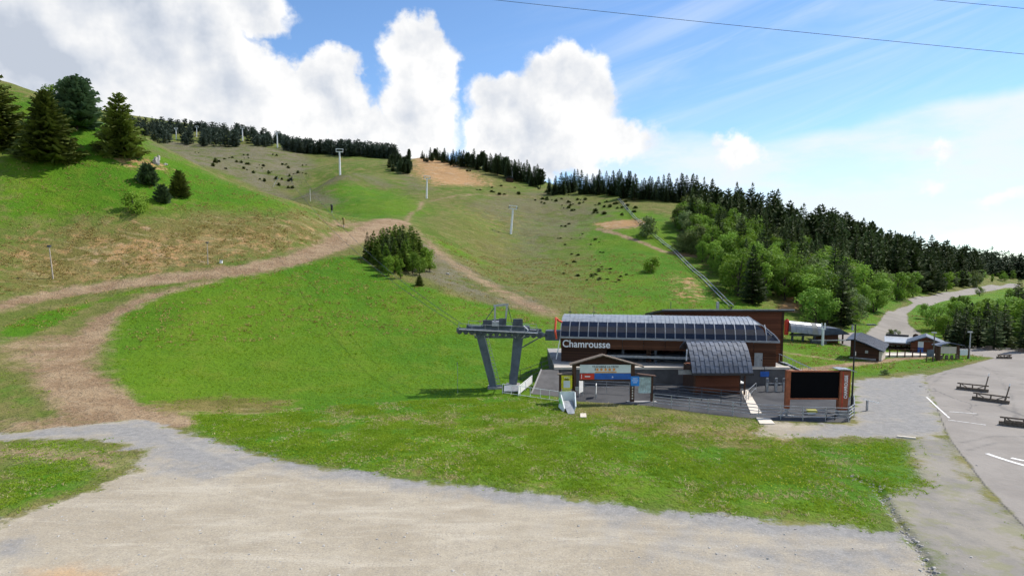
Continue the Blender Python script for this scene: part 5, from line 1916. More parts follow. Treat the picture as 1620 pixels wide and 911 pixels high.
MB().box(hx + hw - 0.7, hx + hw - 0.5, -0.4, -0.2, 0, hzb).build('post', M['post'], ls)
MB().box(hx - 2.2, hx + 0.3, -1.6, -0.9, -0.2, 1.0).build('base_panel', M['steel_dark'], ls)
MB().box(hx - 2.2, hx + hw, -1.7, -0.85, 1.003, 1.12).build('platform', M['steel'], ls)
pz = sp(1290, 517)[1]
sm = thing('lift_mast', 'white lift mast with forked top before the small lift station', 'pylon', (sp(1290, 548)[0], SYY - 2.4, 0))
MB().tube([(0, 0, -0.3), (0, 0, 3.0)], [0.22, 0.18], 10).build('mast', M['white'], sm)
MB().box(-0.35, 0.35, -0.1, 0.1, 2.95, 3.15).box(-0.35, -0.2, -0.1, 0.1, 3.15, 4.0).box(0.2, 0.35, -0.1, 0.1, 3.15, 4.0).build('fork', M['white'], sm)

# ------------------------------------------------------------------ hut with mono-pitch roof
HY = 92.0


def hp_(px, py):
    q = at(px, py, HY)
    return float(q[0]), float(q[2])


xa, za = hp_(1346, 538)
xb, zb2 = hp_(1394, 550)
hut = thing('wooden_hut', 'small dark wooden hut with sloping blue grey roof on the lawn', 'hut', (xa, HY, 0), R(-38))
wX = 3.7
MB().prism([(0, 0.0), (wX, 0.0), (wX, zb2 - 0.05), (0, za + 0.1)], 'y', 0, 4.2).build('wall', M['wood_dark'], hut)
MB().box(wX + 0.003, wX + 0.35, 0.0, 3.6, 0, zb2 - 0.25).build('sunlit_wall_strip', M['coping'], hut)  # added pale slab: sunlight on the right wall put into its colour
rp4 = [(-0.55, za + 0.12), (0.5, za + 0.26), (wX * 0.55, (za + zb2) / 2 + 0.32), (wX + 0.6, zb2 - 0.10)]
BK = 0.45
vv = [(x, -0.6, z) for x, z in rp4] + [(x, 4.9, z + BK) for x, z in rp4]
vv = vv + [(x, y, z - 0.13) for x, y, z in vv]
ff = [(k, k + 1, 5 + k, 4 + k) for k in range(3)] + [(8 + k, 12 + k, 13 + k, 9 + k) for k in range(3)] + [(k, 8 + k, 9 + k, k + 1) for k in range(3)] + [(4 + k, 5 + k, 13 + k, 12 + k) for k in range(3)] + [(0, 4, 12, 8), (3, 11, 15, 7)]
hr = MB().add(vv, ff).build('roof', M['roof_dark'], hut)
for k in range(11):
    yk = -0.58 + k * 0.54
    up = BK * (yk + 0.6) / 5.5
    sb = MB()
    for i in range(1, 3):
        sb.beam((rp4[i][0], yk, rp4[i][1] + up + 0.03), (rp4[i + 1][0], yk, rp4[i + 1][1] + up + 0.03), 0.05, 0.06)
    sb.build('seam', M['roof_tile'], hr)
MB().box(-0.05, wX * 0.9, -0.06, -0.003, 0.0, 0.25).build('plinth', M['concrete'], hut)
MB().box(wX * 0.52, wX * 0.62, -0.05, -0.003, 0.95, 1.35).build('vent', M['steel'], hut)

# ------------------------------------------------------------------ restaurant, chalet and terrace
RY = 101.0


def rp_(px, py, dy=0):
    q = at(px, py, RY + dy)
    return float(q[0]), float(q[2])


xa, zt_ = rp_(1384, 532, 4)
xb, _ = rp_(1440, 532, 4)
zt2 = rp_(1400, 542)[1]
re_ = thing('terrace_restaurant', 'long low building with flat grey roof behind the wooden hut', 'building', (xa, RY, 0), R(-30))
wR = 5.2
MB().box(0, wR, 1.2, 6, 0, zt2 - 0.05).build('wall', M['wood_dark'], re_)
MB().prism([(0.0, zt2 - 0.04), (0.0, zt2 + 0.12), (5.0, zt_ + 0.05), (5.0, zt_ - 0.1)], 'x', -0.6, wR).build('roof', M['steel'], re_)
MB().box(-0.4, wR - 2.0, -0.2, 0.0, zt2 - 0.35, zt2 - 0.05).build('fascia', M['wood_dark'], re_)
MB().box(-0.4, wR * 0.55, 5.0, 5.3, zt_ + 0.053, zt_ + 0.35).build('parapet', M['roof_edge'], re_)
for k in range(6):
    w_ = MB().box(0.3 + k * wR / 6.5, 0.85 + k * wR / 6.5, 1.12, 1.197, 0.5, 1.35).build('window', M['white'], re_)
    MB().box(0.36 + k * wR / 6.5, 0.79 + k * wR / 6.5, 1.09, 1.117, 0.58, 1.27).build('pane', M['glass'], w_)
for f_ in (0.72, 0.95):
    MB().disc((wR * f_, 3.0, zt2 + 0.95), (0, 1, 0.2), 0.42, 0.08, 16).build('satellite_dish', M['post'], re_)
    MB().tube([(wR * f_, 3.05, zt2), (wR * f_, 3.05, zt2 + 0.9)], 0.05, 6).build('dish_mast', M['steel'], re_)
    MB().box(wR * f_ - 0.5, wR * f_ + 0.4, 2.6, 3.6, zt2 + 0.2, zt2 + 0.62).build('roof_unit', M['white'], re_)
xa2, _ = rp_(1441, 540, -3)
xb2, _ = rp_(1489, 540, -3)
zg = rp_(1465, 531, -3)[1]
zl = rp_(1440, 541, -3)[1]
ch = thing('wooden_chalet', 'brown chalet with shallow gable roof and bright window beside the terrace', 'building', (xa2, RY - 3, 0), R(-32))
wC = 4.0
MB().prism([(0, 0), (wC, 0), (wC, zl - 0.1), (wC * 0.5, zg - 0.12), (0, zl - 0.1)], 'y', 0, 3.8).build('wall', M['wood_red'], ch)
MB().prism([(-0.5, zl - 0.12), (wC * 0.5, zg - 0.05), (wC + 0.5, zl - 0.12), (wC + 0.5, zl + 0.03), (wC * 0.5, zg + 0.1), (-0.5, zl + 0.03)], 'y', -0.7, 4.2).build('roof', M['roof_tile'], ch)
wn = MB().box(wC * 0.24, wC * 0.42, -0.06, -0.003, 0.9, 1.75).build('window', M['white'], ch)
MB().box(wC * 0.24 + 0.08, wC * 0.42 - 0.08, -0.075, -0.061, 0.98, 1.67).build('pane', M['pale_sign'], wn)
MB().box(wC * 0.24, wC * 0.42, -0.06, -0.003, 0.05, 0.85).build('door_panel', M['blue'], ch)
MB().box(wC * 0.72, wC * 0.86, -0.06, -0.003, 0.0, 1.6).build('door', M['wood_dark'], ch)
MB().box(wC * 0.22, wC * 0.95, -0.05, -0.003, 1.80, 1.98).build('beam', M['grey_wood'], ch)
q = rp_(1488, 545, -3.2)
MB().disc((wC * 0.95, -0.1, 1.5), (0, 1, 0), 0.28, 0.06, 16).build('round_sign', M['blue'], ch)
# terrace floor and its posts
ter = thing('terrace', 'white paved terrace with dark posts in front of the low restaurant', 'terrace', (rp_(1400, 560, -6)[0], RY - 7.4, 0))
tl = rp_(1482, 560, -6)[0] - rp_(1400, 560, -6)[0]
MB().box(-1.5, tl, 0.0, 3.0, -0.2, 0.22).build('floor_slab', M['coping'], ter)
for k in range(9):
    MB().box(-1.4 + k * (tl + 1.3) / 8, -1.28 + k * (tl + 1.3) / 8, -0.15, -0.03, -0.1, 1.15).build('post', M['post'], ter)
for h_ in (0.55, 1.05):
    MB().box(-1.4, tl, -0.11, -0.07, h_, h_ + 0.06).build('rail', M['post'], ter)
# notice shelter and posts at the verge
q = at_z(1505, 568)
nt = thing('notice_shelter', 'open timber notice shelter with pale panels beside the car park verge', 'shelter', (q[0] - 1.8, q[1] + 0.5, 0))
for x in (0.0, 3.0):
    MB().box(x - 0.18, x + 0.18, -0.15, 0.15, -0.1, 2.0).build('post', M['post'], nt)
MB().box(0.2, 2.8, -0.05, 0.05, 0.75, 1.75).build('panel', M['coping'], nt)
MB().prism([(-0.5, 1.95), (1.5, 2.35), (3.6, 1.95), (3.6, 2.05), (1.5, 2.45), (-0.5, 2.05)], 'y', -0.6, 0.6).build('roof', M['roof_tile'], nt)
for k in range(4):
    MB().box(0.15 + 0.75 * k, 0.5 + 0.75 * k, -0.6, -0.45, 0, 0.6).build('bollard', M['grey_wood'], nt)
q = at_z(1524, 567)
nb = thing('map_board', 'small blue white map board with dark post by the notice shelter', 'sign', (q[0], q[1], 0))
MB().box(-0.6, 0.6, -0.04, 0.04, 0.5, 1.35).build('panel', M['pale_sign'], nb)
MB().box(0.6, 0.78, -0.08, 0.08, -0.1, 1.5).build('post', M['post'], nb)
MB().box(-0.75, -0.603, -0.08, 0.08, -0.1, 1.2).build('post', M['post'], nb)
q = at_z(1471, 572)
sgn = thing('road_sign', 'small blue grey sign panel on two posts at the end of the sandy path', 'sign', (q[0], q[1], 0))
MB().box(-0.45, 0.45, -0.03, 0.03, 0.7, 1.7).build('panel', M['roof_tile'], sgn)
for x in (-0.42, 0.42):
    MB().box(x - 0.05, x + 0.05, 0.035, 0.12, -0.1, 1.8).build('post', M['post'], sgn)
for px, py, ptop, lab in ((1476, 571, 527, 'tall wooden pole with grey head in front of the chalet'), (1533, 567, 526, 'tall pale pole with lamp beyond the notice shelter'), (1484, 570, 548, 'short thick dark post between chalet and notice shelter')):
    q = at_z(px, py)
    h = Z(px, ptop, q[1])
    t = thing('tall_pole', lab, 'pole', (q[0], q[1], 0))
    MB().tube([(0, 0, -0.2), (0, 0, h)], [0.11, 0.07] if px != 1484 else [0.28, 0.26], 8).build('shaft', M['bark_pale' if px == 1476 else ('steel' if px == 1533 else 'post')], t)
    if px != 1484:
        MB().box(-0.45, 0.25, -0.1, 0.1, h, h + 0.16).build('lamp_head', M['steel'], t)
    else:
        MB().box(-0.32, 0.32, -0.3, 0.3, h + 0.003, h + 0.1).build('cap', M['black_paint'], t)


# ------------------------------------------------------------------ log barriers on the car park
def barrier(pa, pb, label, marker=True, railh=0.62):
    a_, c_ = Vector(z0(*pa)), Vector(z0(*pb))
    d = c_ - a_
    n_ = d.length
    t = thing('log_barrier', label, 'barrier', tuple(a_), math.atan2(d.y, d.x), 'timber barriers on the car park')
    MB().box(0, n_, -0.16, 0.16, 0.03, 0.32).build('base_log', M['grey_wood'], t)
    MB().beam((0.05, 0, railh + 0.06), (n_ - 0.02, 0, railh + 0.06), 0.15, 0.13).build('top_rail', M['grey_wood'], t)
    for f_ in (0.12, 0.5, 0.88):
        MB().box(n_ * f_ - 0.06, n_ * f_ + 0.06, -0.055, 0.055, 0.32, railh).build('post', M['grey_wood'], t)
    for f0, f1 in ((0.16, 0.32), (0.84, 0.66)):
        MB().beam((n_ * f0, 0, railh - 0.03), (n_ * f1, 0, 0.33), 0.08).build('diagonal', M['grey_wood'], t)
    if marker:
        mk = MB().beam((n_ * 0.88, 0.10, 0.25), (n_ * 0.96, 0.15, 1.75), 0.11).build('marker_post', M['grey_wood'], t)
        MB().beam((n_ * 0.961, 0.15, 1.78), (n_ * 0.975, 0.155, 2.05), 0.09).build('white_tip', M['white'], mk)
    return t


barrier((1513, 615), (1564, 620.5), 'weathered timber barrier with marker post, farther of the middle pair')
barrier((1538, 631), (1597, 639), 'weathered timber barrier with marker post, nearer of the middle pair')
b3_ = barrier((1580, 671), (1660, 680), 'brown timber barrier cut off by the right edge of the picture', False)
MB().box(0.4, 3.0, -0.30, -0.17, 0.33, 0.52).build('spare_plank', M['grey_wood'], b3_)
barrier((1577, 567), (1600, 567.5), 'small low timber barrier near the far end of the grass tongue', False, 0.5)
barrier((1558, 553), (1570, 553.5), 'tiny timber barrier at the far edge of the car park', False, 0.5)
barrier((1610, 557), (1640, 559), 'timber barrier at the far right edge of the car park', False, 0.5)


# ------------------------------------------------------------------ paint on the car park
def paint(pts, w, name='road_marking'):
    ws = [Vector(z0(*q)) for q in pts]
    V, Fc = [], []
    for i in range(len(ws) - 1):
        a_, c_ = ws[i], ws[i + 1]
        n_ = max(2, int((c_ - a_).length / 0.5))
        d = (c_ - a_).normalized()
        s = Vector((-d.y, d.x, 0)) * w / 2
        for k in range(n_ + 1):
            p = a_.lerp(c_, k / n_)
            for sg_ in (-1, 0, 1):
                q = p + s * sg_
                V.append((q.x, q.y, gz(q.x, q.y) + 0.014))
            if k:
                j = len(V) - 6
                Fc += [(j, j + 1, j + 4, j + 3), (j + 1, j + 2, j + 5, j + 4)]
    o = mesh_obj(name, V, Fc, M['line'])
    o['kind'] = 'structure'


def line_mat():
    m = bpy.data.materials.new('worn_line_paint')
    m.use_nodes = True
    t = NT(m.node_tree)
    b = t.n['Principled BSDF']
    co = t.node('ShaderNodeTexCoord').outputs['Object']
    n = t.noise(co, 3.0, 6, 0.7)
    c = t.mix(t.step(n, 0.50, 0.62), (0.74, 0.73, 0.71), (0.36, 0.335, 0.31))
    t.l.new(c, b.inputs['Base Color'])
    b.inputs['Roughness'].default_value = 0.8
    return m


M['line'] = line_mat()
paint([(1466, 628), (1484, 645), (1502, 661)], 0.16)
paint([(1561, 717), (1590, 727), (1630, 739)], 0.35)
paint([(1600, 724), (1640, 733)], 0.35)
paint([(1500, 664), (1560, 672)], 0.12)
paint([(1502, 651), (1545, 654)], 0.12)

# ------------------------------------------------------------------ stones in the washed-out gully
def hard_at(x, y):
    a = math.atan2(x, y)
    i = min(639, max(0, int((a + 0.76) / 1.52 * 639)))
    j = int(np.interp(math.hypot(x, y), RR, np.arange(NR)))
    return float(MASK['gravel'][i * NR + j] + MASK['worn'][i * NR + j])


rs = random.Random(3)
V, Fc = [], []
tplv = [(-1, -1, 0), (1, -1, 0), (1.1, 0.9, 0), (-0.9, 1, 0), (-0.5, -0.5, 0.9), (0.6, -0.4, 1.0), (0.5, 0.6, 0.8), (-0.4, 0.5, 1.0)]
tplf = [(0, 1, 5, 4), (1, 2, 6, 5), (2, 3, 7, 6), (3, 0, 4, 7), (4, 5, 6, 7)]


def stone(x, y, s):
    o = len(V)
    a = rs.uniform(0, 6.28)
    z = gz(x, y) - 0.02
    sx, sy, sz = s * rs.uniform(0.7, 1.4), s * rs.uniform(0.7, 1.2), s * rs.uniform(0.5, 1.1)
    for vx, vy, vz in tplv:
        vx += rs.uniform(-0.2, 0.2)
        vy += rs.uniform(-0.2, 0.2)
        X, Y_ = vx * sx, vy * sy
        V.append((x + X * math.cos(a) - Y_ * math.sin(a), y + X * math.sin(a) + Y_ * math.cos(a), z + vz * sz))
    Fc.extend(tuple(i + o for i in f) for f in tplf)


for i in range(280):
    f_ = rs.uniform(0, len(DITCH) - 1.001)
    k = int(f_)
    p = np.array(DITCH[k]) * (1 - f_ + k) + np.array(DITCH[k + 1]) * (f_ - k)
    stone(p[0] + rs.gauss(0, 0.22), p[1] + rs.gauss(0, 0.22), rs.uniform(0.03, 0.10))
for i in range(5200):
    q = at_z(rs.uniform(-50, 1560), rs.uniform(690, 930))
    if hard_at(q[0], q[1]) > rs.uniform(0.2, 0.9):
        stone(q[0], q[1], rs.uniform(0.012, 0.040) if rs.random() < 0.93 else rs.uniform(0.04, 0.08))
o = mesh_obj('gravel_stones', V, Fc, M['rock'])
o['kind'] = 'stuff'
tag(o, 'loose pale stones in the washed out gully and on the gravel yard', 'gravel')
q = at_z(1434, 693)
pk = MB().box(-0.65, 0.65, -0.12, 0.12, 0.01, 0.14).build('fallen_plank', M['coping'])
pk.location = (q[0], q[1], 0)
pk.rotation_euler = (0, 0, R(-24))
tag(pk, 'short pale plank lying at the grass edge near the car park', 'plank')

# ------------------------------------------------------------------ vegetation
rg = random.Random(5)


def px_of(x, y, z):
    dz = z - CAM_H
    dep = y * CP - dz * SP
    return PPX + F * x / dep, PPY - F * (y * SP + dz * CP) / dep


def zone(g, table):
    px, py = px_of(g[0], g[1], g[2])
    for lim, txt in table:
        if px < lim:
            return txt
    return table[-1][1]


# --- hillside at the left
plant_px('broad1', -8, 232, 118, 'dark spruce cut off by the left edge of the picture on the grassy hill', wide=1.05)
plant_px('broad0', 74, 254, 110, 'widest olive green spruce on the left hillside, branches down to the grass')
plant_px('pine0', 122, 206, 78, 'rounded blue green pine between the spruces on the left hill', wide=1.15)
plant_px('broad1', 191, 246, 96, 'pointed olive spruce standing alone right of the pine on the left hill', wide=0.95)
plant_px('bright0', 84, 196, 62, 'bright green broadleaf tree behind the widest spruce on the left hill', wide=0.9)
plant_px('small1', 234, 291, 32, 'small blue green conifer below the pale rock on the left hill', wide=1.1)
plant_px('small0', 283, 310, 41, 'small dense conifer, the lowest and largest of three below the pale rock')
plant_px('small1', 257, 320, 28, 'smallest round conifer between two others on the left hill', wide=0.9)
plant_px('bush0', 212, 337, 34, 'bright green leafy bush on the left hillside above the dry bank', cat='bush')
plant_px('bush1', 100, 238, 14, 'low scrubby bush in the shade between the left hill trees', cat='bush', wide=1.6)
plant_px('bush1', 160, 240, 16, 'low scrubby bush at the foot of the pointed spruce', cat='bush', wide=1.8)

# --- grove beside the dirt track
G = 'trees of the small grove beside the dirt track'
for i, (px, py, hp) in enumerate(((581, 409, 42), (592, 412, 48), (603, 413, 50), (612, 420, 60), (624, 410, 54), (633, 405, 48), (640, 412, 56), (649, 408, 52), (656, 414, 50), (621, 425, 52), (608, 402, 40), (645, 424, 48), (634, 418, 58), (664, 416, 42), (600, 424, 36))):
    plant_px('young%d' % (i % 2) if i % 3 else 'forest1', px, py, hp, 'dark spruce in the ' + ('left' if px < 610 else ('middle' if px < 638 else 'right')) + ' of the small grove beside the dirt track', G, wide=1.0)
for px, py, hp in ((586, 412, 40), (597, 417, 44), (606, 411, 52), (617, 414, 56), (628, 412, 58), (637, 409, 54), (644, 416, 50), (652, 411, 54), (660, 410, 46), (612, 428, 44), (626, 428, 50), (640, 428, 48), (655, 424, 46)):
    plant_px('young%d' % rg.randrange(2), px, py, hp, 'light green spruce in the ' + ('left' if px < 610 else ('middle' if px < 638 else 'right')) + ' of the small grove beside the dirt track', G, wide=1.3)
for i, (px, py, hp, k) in enumerate(((675, 422, 36, 'leafy1'), (615, 436, 38, 'bright0'), (634, 441, 40, 'slim0'), (653, 433, 42, 'leafy0'), (672, 431, 50, 'slim0'), (680, 430, 42, 'bright1'), (664, 436, 36, 'leafy1'), (624, 432, 34, 'bright1'))):
    plant_px(k, px, py, hp * 0.85, 'light green broadleaf tree at the front of the grove beside the dirt track', 'light trees at the front of the grove', wide=1.05)
plant_px('small0', 664, 452, 17, 'tiny lone spruce on the grass just below the grove')

# --- middle ridge
G = 'spruces along the middle ridge'
L = 'dark spruce in the row along the middle ridge skyline'
for i in range(46):
    px = 668 + 190 * ((i + rg.uniform(-0.3, 0.3)) / 46)
    py = np.interp(px, [660, 700, 740, 780, 800, 840, 862], [251, 253, 262, 270, 277, 290, 294]) + rg.uniform(0, 5)
    hp = np.interp(px, [660, 700, 740, 800, 860], [15, 21, 29, 31, 33]) * rg.uniform(0.7, 1.12)
    where = 'left third' if px < 730 else ('middle' if px < 795 else 'right third')
    size = 'taller' if hp > 25 else 'shorter'
    plant_px('spruce%d' % rg.randrange(4) if rg.random() < 0.8 else 'pine1', px, py, hp, size + ' dark spruce in the ' + where + ' of the middle ridge skyline row', G, wide=1.15, name='spruce_tree')
for px, py, hp in ((838, 288, 26), (845, 291, 28), (850, 290, 30), (828, 283, 24), (815, 278, 22), (842, 291, 18)):
    plant_px('spruce2', px, py, hp, 'dark spruce in front of the right end of the middle ridge row', G, wide=1.2)
plant_px('pine1', 647, 249, 15, 'single round pine left of the middle ridge row, against the sky')
G = 'pines at the top of the middle meadow'
for i in range(17):
    px = rg.uniform(610, 647)
    py = np.interp(px, [608, 622, 648], [258, 272, 281]) + rg.uniform(-14, 0)
    plant_px('pine1' if i % 2 else 'spruce1', px, py, rg.uniform(17, 25), 'dark conifer in the clump at the top of the middle meadow', G, wide=1.15, name='conifer_tree')

# --- crest of the right hand hill
G = 'spruces on the crest above the right slope'
L = 'dark spruce on the crest above the right meadow slope'
for i in range(72):
    px = 868 + 235 * ((i + rg.uniform(-0.4, 0.4)) / 72)
    py = np.interp(px, [862, 880, 900, 960, 1000, 1090], [306, 304, 302, 307, 311, 318]) + rg.uniform(-2, 6)
    hp = np.interp(px, [862, 900, 1000, 1100], [26, 33, 39, 44]) * rg.uniform(0.62, 1.12)
    where = 'above the heath left of the orange bank' if px < 945 else ('above the orange bank and coaster top' if px < 1020 else 'next to the forest corner')
    size = 'taller' if hp > 34 else 'shorter'
    plant_px('spruce%d' % rg.randrange(4), px, py, hp, size + ' dark spruce on the right crest ' + where, G, wide=1.1)

# --- forest on the right
taken = []
G = 'spruces of the forest on the right hill'
L = 'tall dark spruce in the forest on the right hill'
con = [(1090, 321), (1200, 354), (1300, 384), (1400, 408), (1500, 422), (1545, 428), (1545, 452), (1490, 464), (1430, 470), (1370, 466), (1300, 446), (1220, 412), (1160, 380), (1100, 346)]
FZ = ((1150, 'above the coaster rail'), (1210, 'above the kiosk roof'), (1270, 'above the hall corner'), (1340, 'above the small station'), (1410, 'above the hut'), (1470, 'above the road bend'), (1700, 'above the far road'))
inner = sorted(scatter(con, 225, 3.0, rg, 30, taken), key=lambda q: q[1] + rg.uniform(0, 40))
def hill_h(g, lo, hi):
    return rg.uniform(lo, hi) * float(np.interp(px_of(g[0], g[1], g[2])[0], [1090, 1180, 1330], [0.66, 0.80, 1.0]))


for g in inner[:62]:
    h_ = hill_h(g, 11, 20)
    plant('forest%d' % rg.randrange(3), g[0], g[1], h_, ('tall' if h_ > 14 else 'shorter') + ' dark spruce inside the right forest, ' + zone(g, FZ), G, wide=rg.uniform(0.85, 1.15))
ridge = [(1088, 316), (1150, 333), (1250, 363), (1350, 391), (1450, 411), (1530, 420), (1530, 426), (1450, 420), (1350, 402), (1250, 374), (1150, 342), (1088, 326)]
for g in scatter(ridge, 46, 2.6, rg, 60, taken):
    h_ = hill_h(g, 11, 20)
    plant('forest%d' % rg.randrange(3), g[0], g[1], h_, ('tall' if h_ > 14 else 'shorter') + ' dark spruce on the forest skyline, ' + zone(g, FZ), G, wide=rg.uniform(0.8, 1.1))
G = 'broadleaf trees on the right slope'
dec = [(1060, 350), (1120, 356), (1180, 378), (1240, 408), (1310, 440), (1370, 462), (1430, 470), (1500, 460), (1560, 453), (1480, 464), (1420, 476), (1395, 492), (1360, 512), (1330, 520), (1290, 514), (1270, 480), (1200, 478), (1165, 470), (1135, 435), (1105, 412), (1085, 385)]
kinds = ['leafy0', 'leafy1', 'leafy2', 'leafy0', 'leafy1', 'bright0', 'bright1', 'dull0', 'dull1', 'slim0']
tk2 = []
KN = {'leafy': 'mid green', 'bright': 'bright green', 'dull': 'grey green', 'slim': 'slender bright green'}
for g in scatter(dec, 165, 3.4, rg, 40, tk2):
    k_ = rg.choice(kinds)
    py_ = px_of(g[0], g[1], g[2])[1]
    row = 'upper' if py_ < 400 else ('middle' if py_ < 455 else 'lower')
    plant(k_, g[0], g[1], rg.uniform(5.0, 10.5), KN[k_[:-1]] + ' broadleaf tree on the ' + row + ' right slope, ' + zone(g, FZ), G, wide=rg.uniform(1.0, 1.3))
for px, py in ((1190, 480), (1203, 470), (1330, 515), (1318, 500), (1372, 470), (1210, 395), (1145, 385), (1160, 400), (1300, 445), (1340, 440), (1255, 420), (1230, 380), (1390, 450), (1120, 372), (1105, 352), (1135, 362), (1170, 376), (1185, 390), (1200, 402), (1222, 415), (1100, 365), (1152, 372), (1240, 440), (1275, 450)):
    g = ground(px, py)
    plant('forest%d' % rg.randrange(3), g[0], g[1], rg.uniform(9, 13), 'dark spruce standing among light broadleaf trees, ' + zone(g, FZ), 'spruces among the right slope broadleaf trees', wide=1.0)
for g in scatter([(1090, 360), (1180, 390), (1300, 445), (1400, 470), (1380, 490), (1300, 490), (1200, 460), (1130, 410)], 26, 7.0, rg):
    plant('forest%d' % rg.randrange(3), g[0], g[1], rg.uniform(10.5, 15), 'dark spruce standing among light broadleaf trees, ' + zone(g, FZ), 'spruces among the right slope broadleaf trees', wide=rg.uniform(0.8, 1.05))
plant_px('leafy1', 1290, 514, 62, 'large round broadleaf tree just behind the small lift station roof', wide=1.35)
plant_px('bush1', 1019, 373, 30, 'grey green bush beside the coaster rail at the upper path end', cat='bush', wide=1.2)
plant_px('bush0', 1032, 430, 24, 'lone round bush on the open meadow left of the coaster rail', cat='bush', wide=1.0)
plant_px('bush1', 1080, 398, 26, 'bush at the right end of the middle cut path below the coaster rail', cat='bush', wide=1.2)

# --- beyond the car park
G = 'broadleaf trees beyond the car park'
L = 'green broadleaf tree beyond the far edge of the car park'
back = [(1495, 540), (1620, 542), (1720, 540), (1720, 495), (1620, 493), (1560, 500), (1510, 512), (1478, 522)]
tk3 = []
BZ = ((1500, 'behind the chalet'), (1540, 'behind the notice shelter'), (1580, 'behind the tiny far barrier'), (1800, 'near the right edge'))
for px, py, hp, k in ((1480, 522, 42, 'leafy2'), (1492, 533, 36, 'bright0'), (1465, 505, 26, 'leafy0'), (1590, 541, 44, 'leafy1'), (1612, 546, 36, 'bright1'), (1545, 540, 34, 'bright0'), (1600, 552, 20, 'dull0'), (1622, 552, 24, 'dull1'), (1575, 549, 16, 'dull0'), (1520, 532, 32, 'leafy1')):
    g = ground(px, py)
    tk3.append(g)
    plant(k, g[0], g[1], hp * g[1] / F, KN[k[:-1]] + ' broadleaf tree at the car park far edge, ' + zone(g, BZ), G, wide=1.25)
for g in scatter(back, 58, 3.6, rg, 30, tk3):
    k_ = rg.choice(kinds)
    plant(k_, g[0], g[1], (rg.uniform(6.5, 9.0) if g[1] < 125 else rg.uniform(4.5, 6.5)), KN[k_[:-1]] + ' broadleaf tree in the car park thicket, ' + zone(g, BZ), G, wide=1.25)
G = 'spruces beyond the car park'
L = 'dark spruce among the trees beyond the far edge of the car park'
for px, py, hp in ((1516, 545, 56), (1528, 520, 52), (1568, 547, 48), (1580, 546, 56), (1555, 546, 40), (1590, 508, 48), (1608, 500, 62), (1540, 545, 42), (1618, 520, 60), (1640, 530, 60), (1515, 510, 44), (1630, 495, 66), (1532, 546, 50), (1548, 530, 46), (1602, 545, 40), (1575, 520, 44), (1498, 541, 34), (1510, 548, 62), (1560, 540, 64), (1588, 548, 70), (1616, 548, 66), (1534, 535, 58), (1600, 530, 60), (1572, 552, 74), (1622, 556, 84), (1546, 549, 60), (1525, 550, 66)):
    g = ground(px, py)
    plant('young%d' % rg.randrange(2) if rg.random() < 0.3 else 'forest%d' % rg.randrange(3), g[0], g[1], hp * g[1] / F, 'dark spruce among the trees beyond the car park, ' + zone(g, BZ), G, wide=1.15)
# road side
for g in scatter([(1475, 462), (1530, 453), (1600, 446), (1620, 440), (1550, 446), (1480, 456)], 16, 4, rg):
    plant(rg.choice(kinds), g[0], g[1], rg.uniform(5, 8), 'light green broadleaf tree on the bank above the far road', 'trees on the bank above the road', wide=1.2)
for g in scatter([(1475, 478), (1520, 472), (1620, 458), (1620, 470), (1540, 480), (1480, 492)], 5, 4, rg):
    plant(rg.choice(kinds), g[0], g[1], rg.uniform(3, 5), 'low green broadleaf tree between the far road and the car park trees', 'low trees below the far road', wide=1.3)


# --- far woods that read as one mass
def wood_mass(name, poly_fn, n, hrange, seed, matname, label, rounded, pts=None, whorls=9):
    rr = random.Random(seed)
    tpl = [needle_mesh(seed + k, 10, 2.8, whorls=whorls, dens=7, low=0.08, power=0.42 if (rounded and k % 3) else 0.85, droop=0.08, irregular=0.35) for k in range(4)]
    AV, AF = [], []
    off = 0
    for i in range(n):
        for _ in range(30):
            if pts is not None:
                g = pts[i]
                break
            px, py = poly_fn(rr)
            g = ground(px, py)
            if g[1] > 380:
                break
        else:
            continue
        V, Fc = tpl[rr.randrange(4)]
        s = rr.uniform(*hrange) / 10
        if pts is not None:
            s *= float(np.interp(px_of(g[0], g[1], g[2])[0], [1090, 1180, 1330], [0.66, 0.80, 1.0]))
        a = rr.uniform(0, 6.28)
        arr = np.array(V)
        ca, sa = math.cos(a), math.sin(a)
        z0 = gz(g[0], g[1]) - 0.3
        P = np.stack([(arr[:, 0] * ca - arr[:, 1] * sa) * s * 1.15 + g[0], (arr[:, 0] * sa + arr[:, 1] * ca) * s * 1.15 + g[1], arr[:, 2] * s + z0], 1)
        AV.append(P)
        AF.append(np.array(Fc) + off)
        off += len(V)
    me = bpy.data.meshes.new(name)
    me.from_pydata(np.concatenate(AV).tolist(), [], np.concatenate(AF).tolist())
    me.materials.append(M[matname])
    o = bpy.data.objects.new(name, me)
    COL.objects.link(o)
    o['kind'] = 'stuff'
    tag(o, label, 'forest')
    return o


def far_left(rr):
    px = rr.uniform(205, 625)
    top = np.interp(px, [205, 300, 345, 400, 480, 540, 625], [196, 203, 209, 214, 237, 242, 250])
    bot = np.interp(px, [205, 250, 300, 430, 470, 540, 625], [222, 229, 233, 233, 243, 247, 252])
    py = rr.uniform(top, bot)
    for qx, qy in ((439, 234), (384, 223), (311, 217), (279, 221)):
        if abs(px - qx) < 9 and py > qy - 6:
            py = qy - 9
    return px, py


def far_right(rr):
    px = rr.uniform(1495, 1940)
    return px, rr.uniform(np.interp(px, [1495, 1530, 1620, 1700], [414, 416, 424, 427]), np.interp(px, [1495, 1530, 1620], [428, 436, 442]))


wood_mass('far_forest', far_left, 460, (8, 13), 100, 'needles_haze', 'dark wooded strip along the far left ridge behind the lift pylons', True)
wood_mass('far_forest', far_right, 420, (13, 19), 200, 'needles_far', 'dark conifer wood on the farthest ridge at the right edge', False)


wood_mass('forest_interior', None, len(inner) - 62, (10, 19), 400, 'needles', 'dense dark mass of spruces filling the middle of the right forest', False, inner[62:], 18)


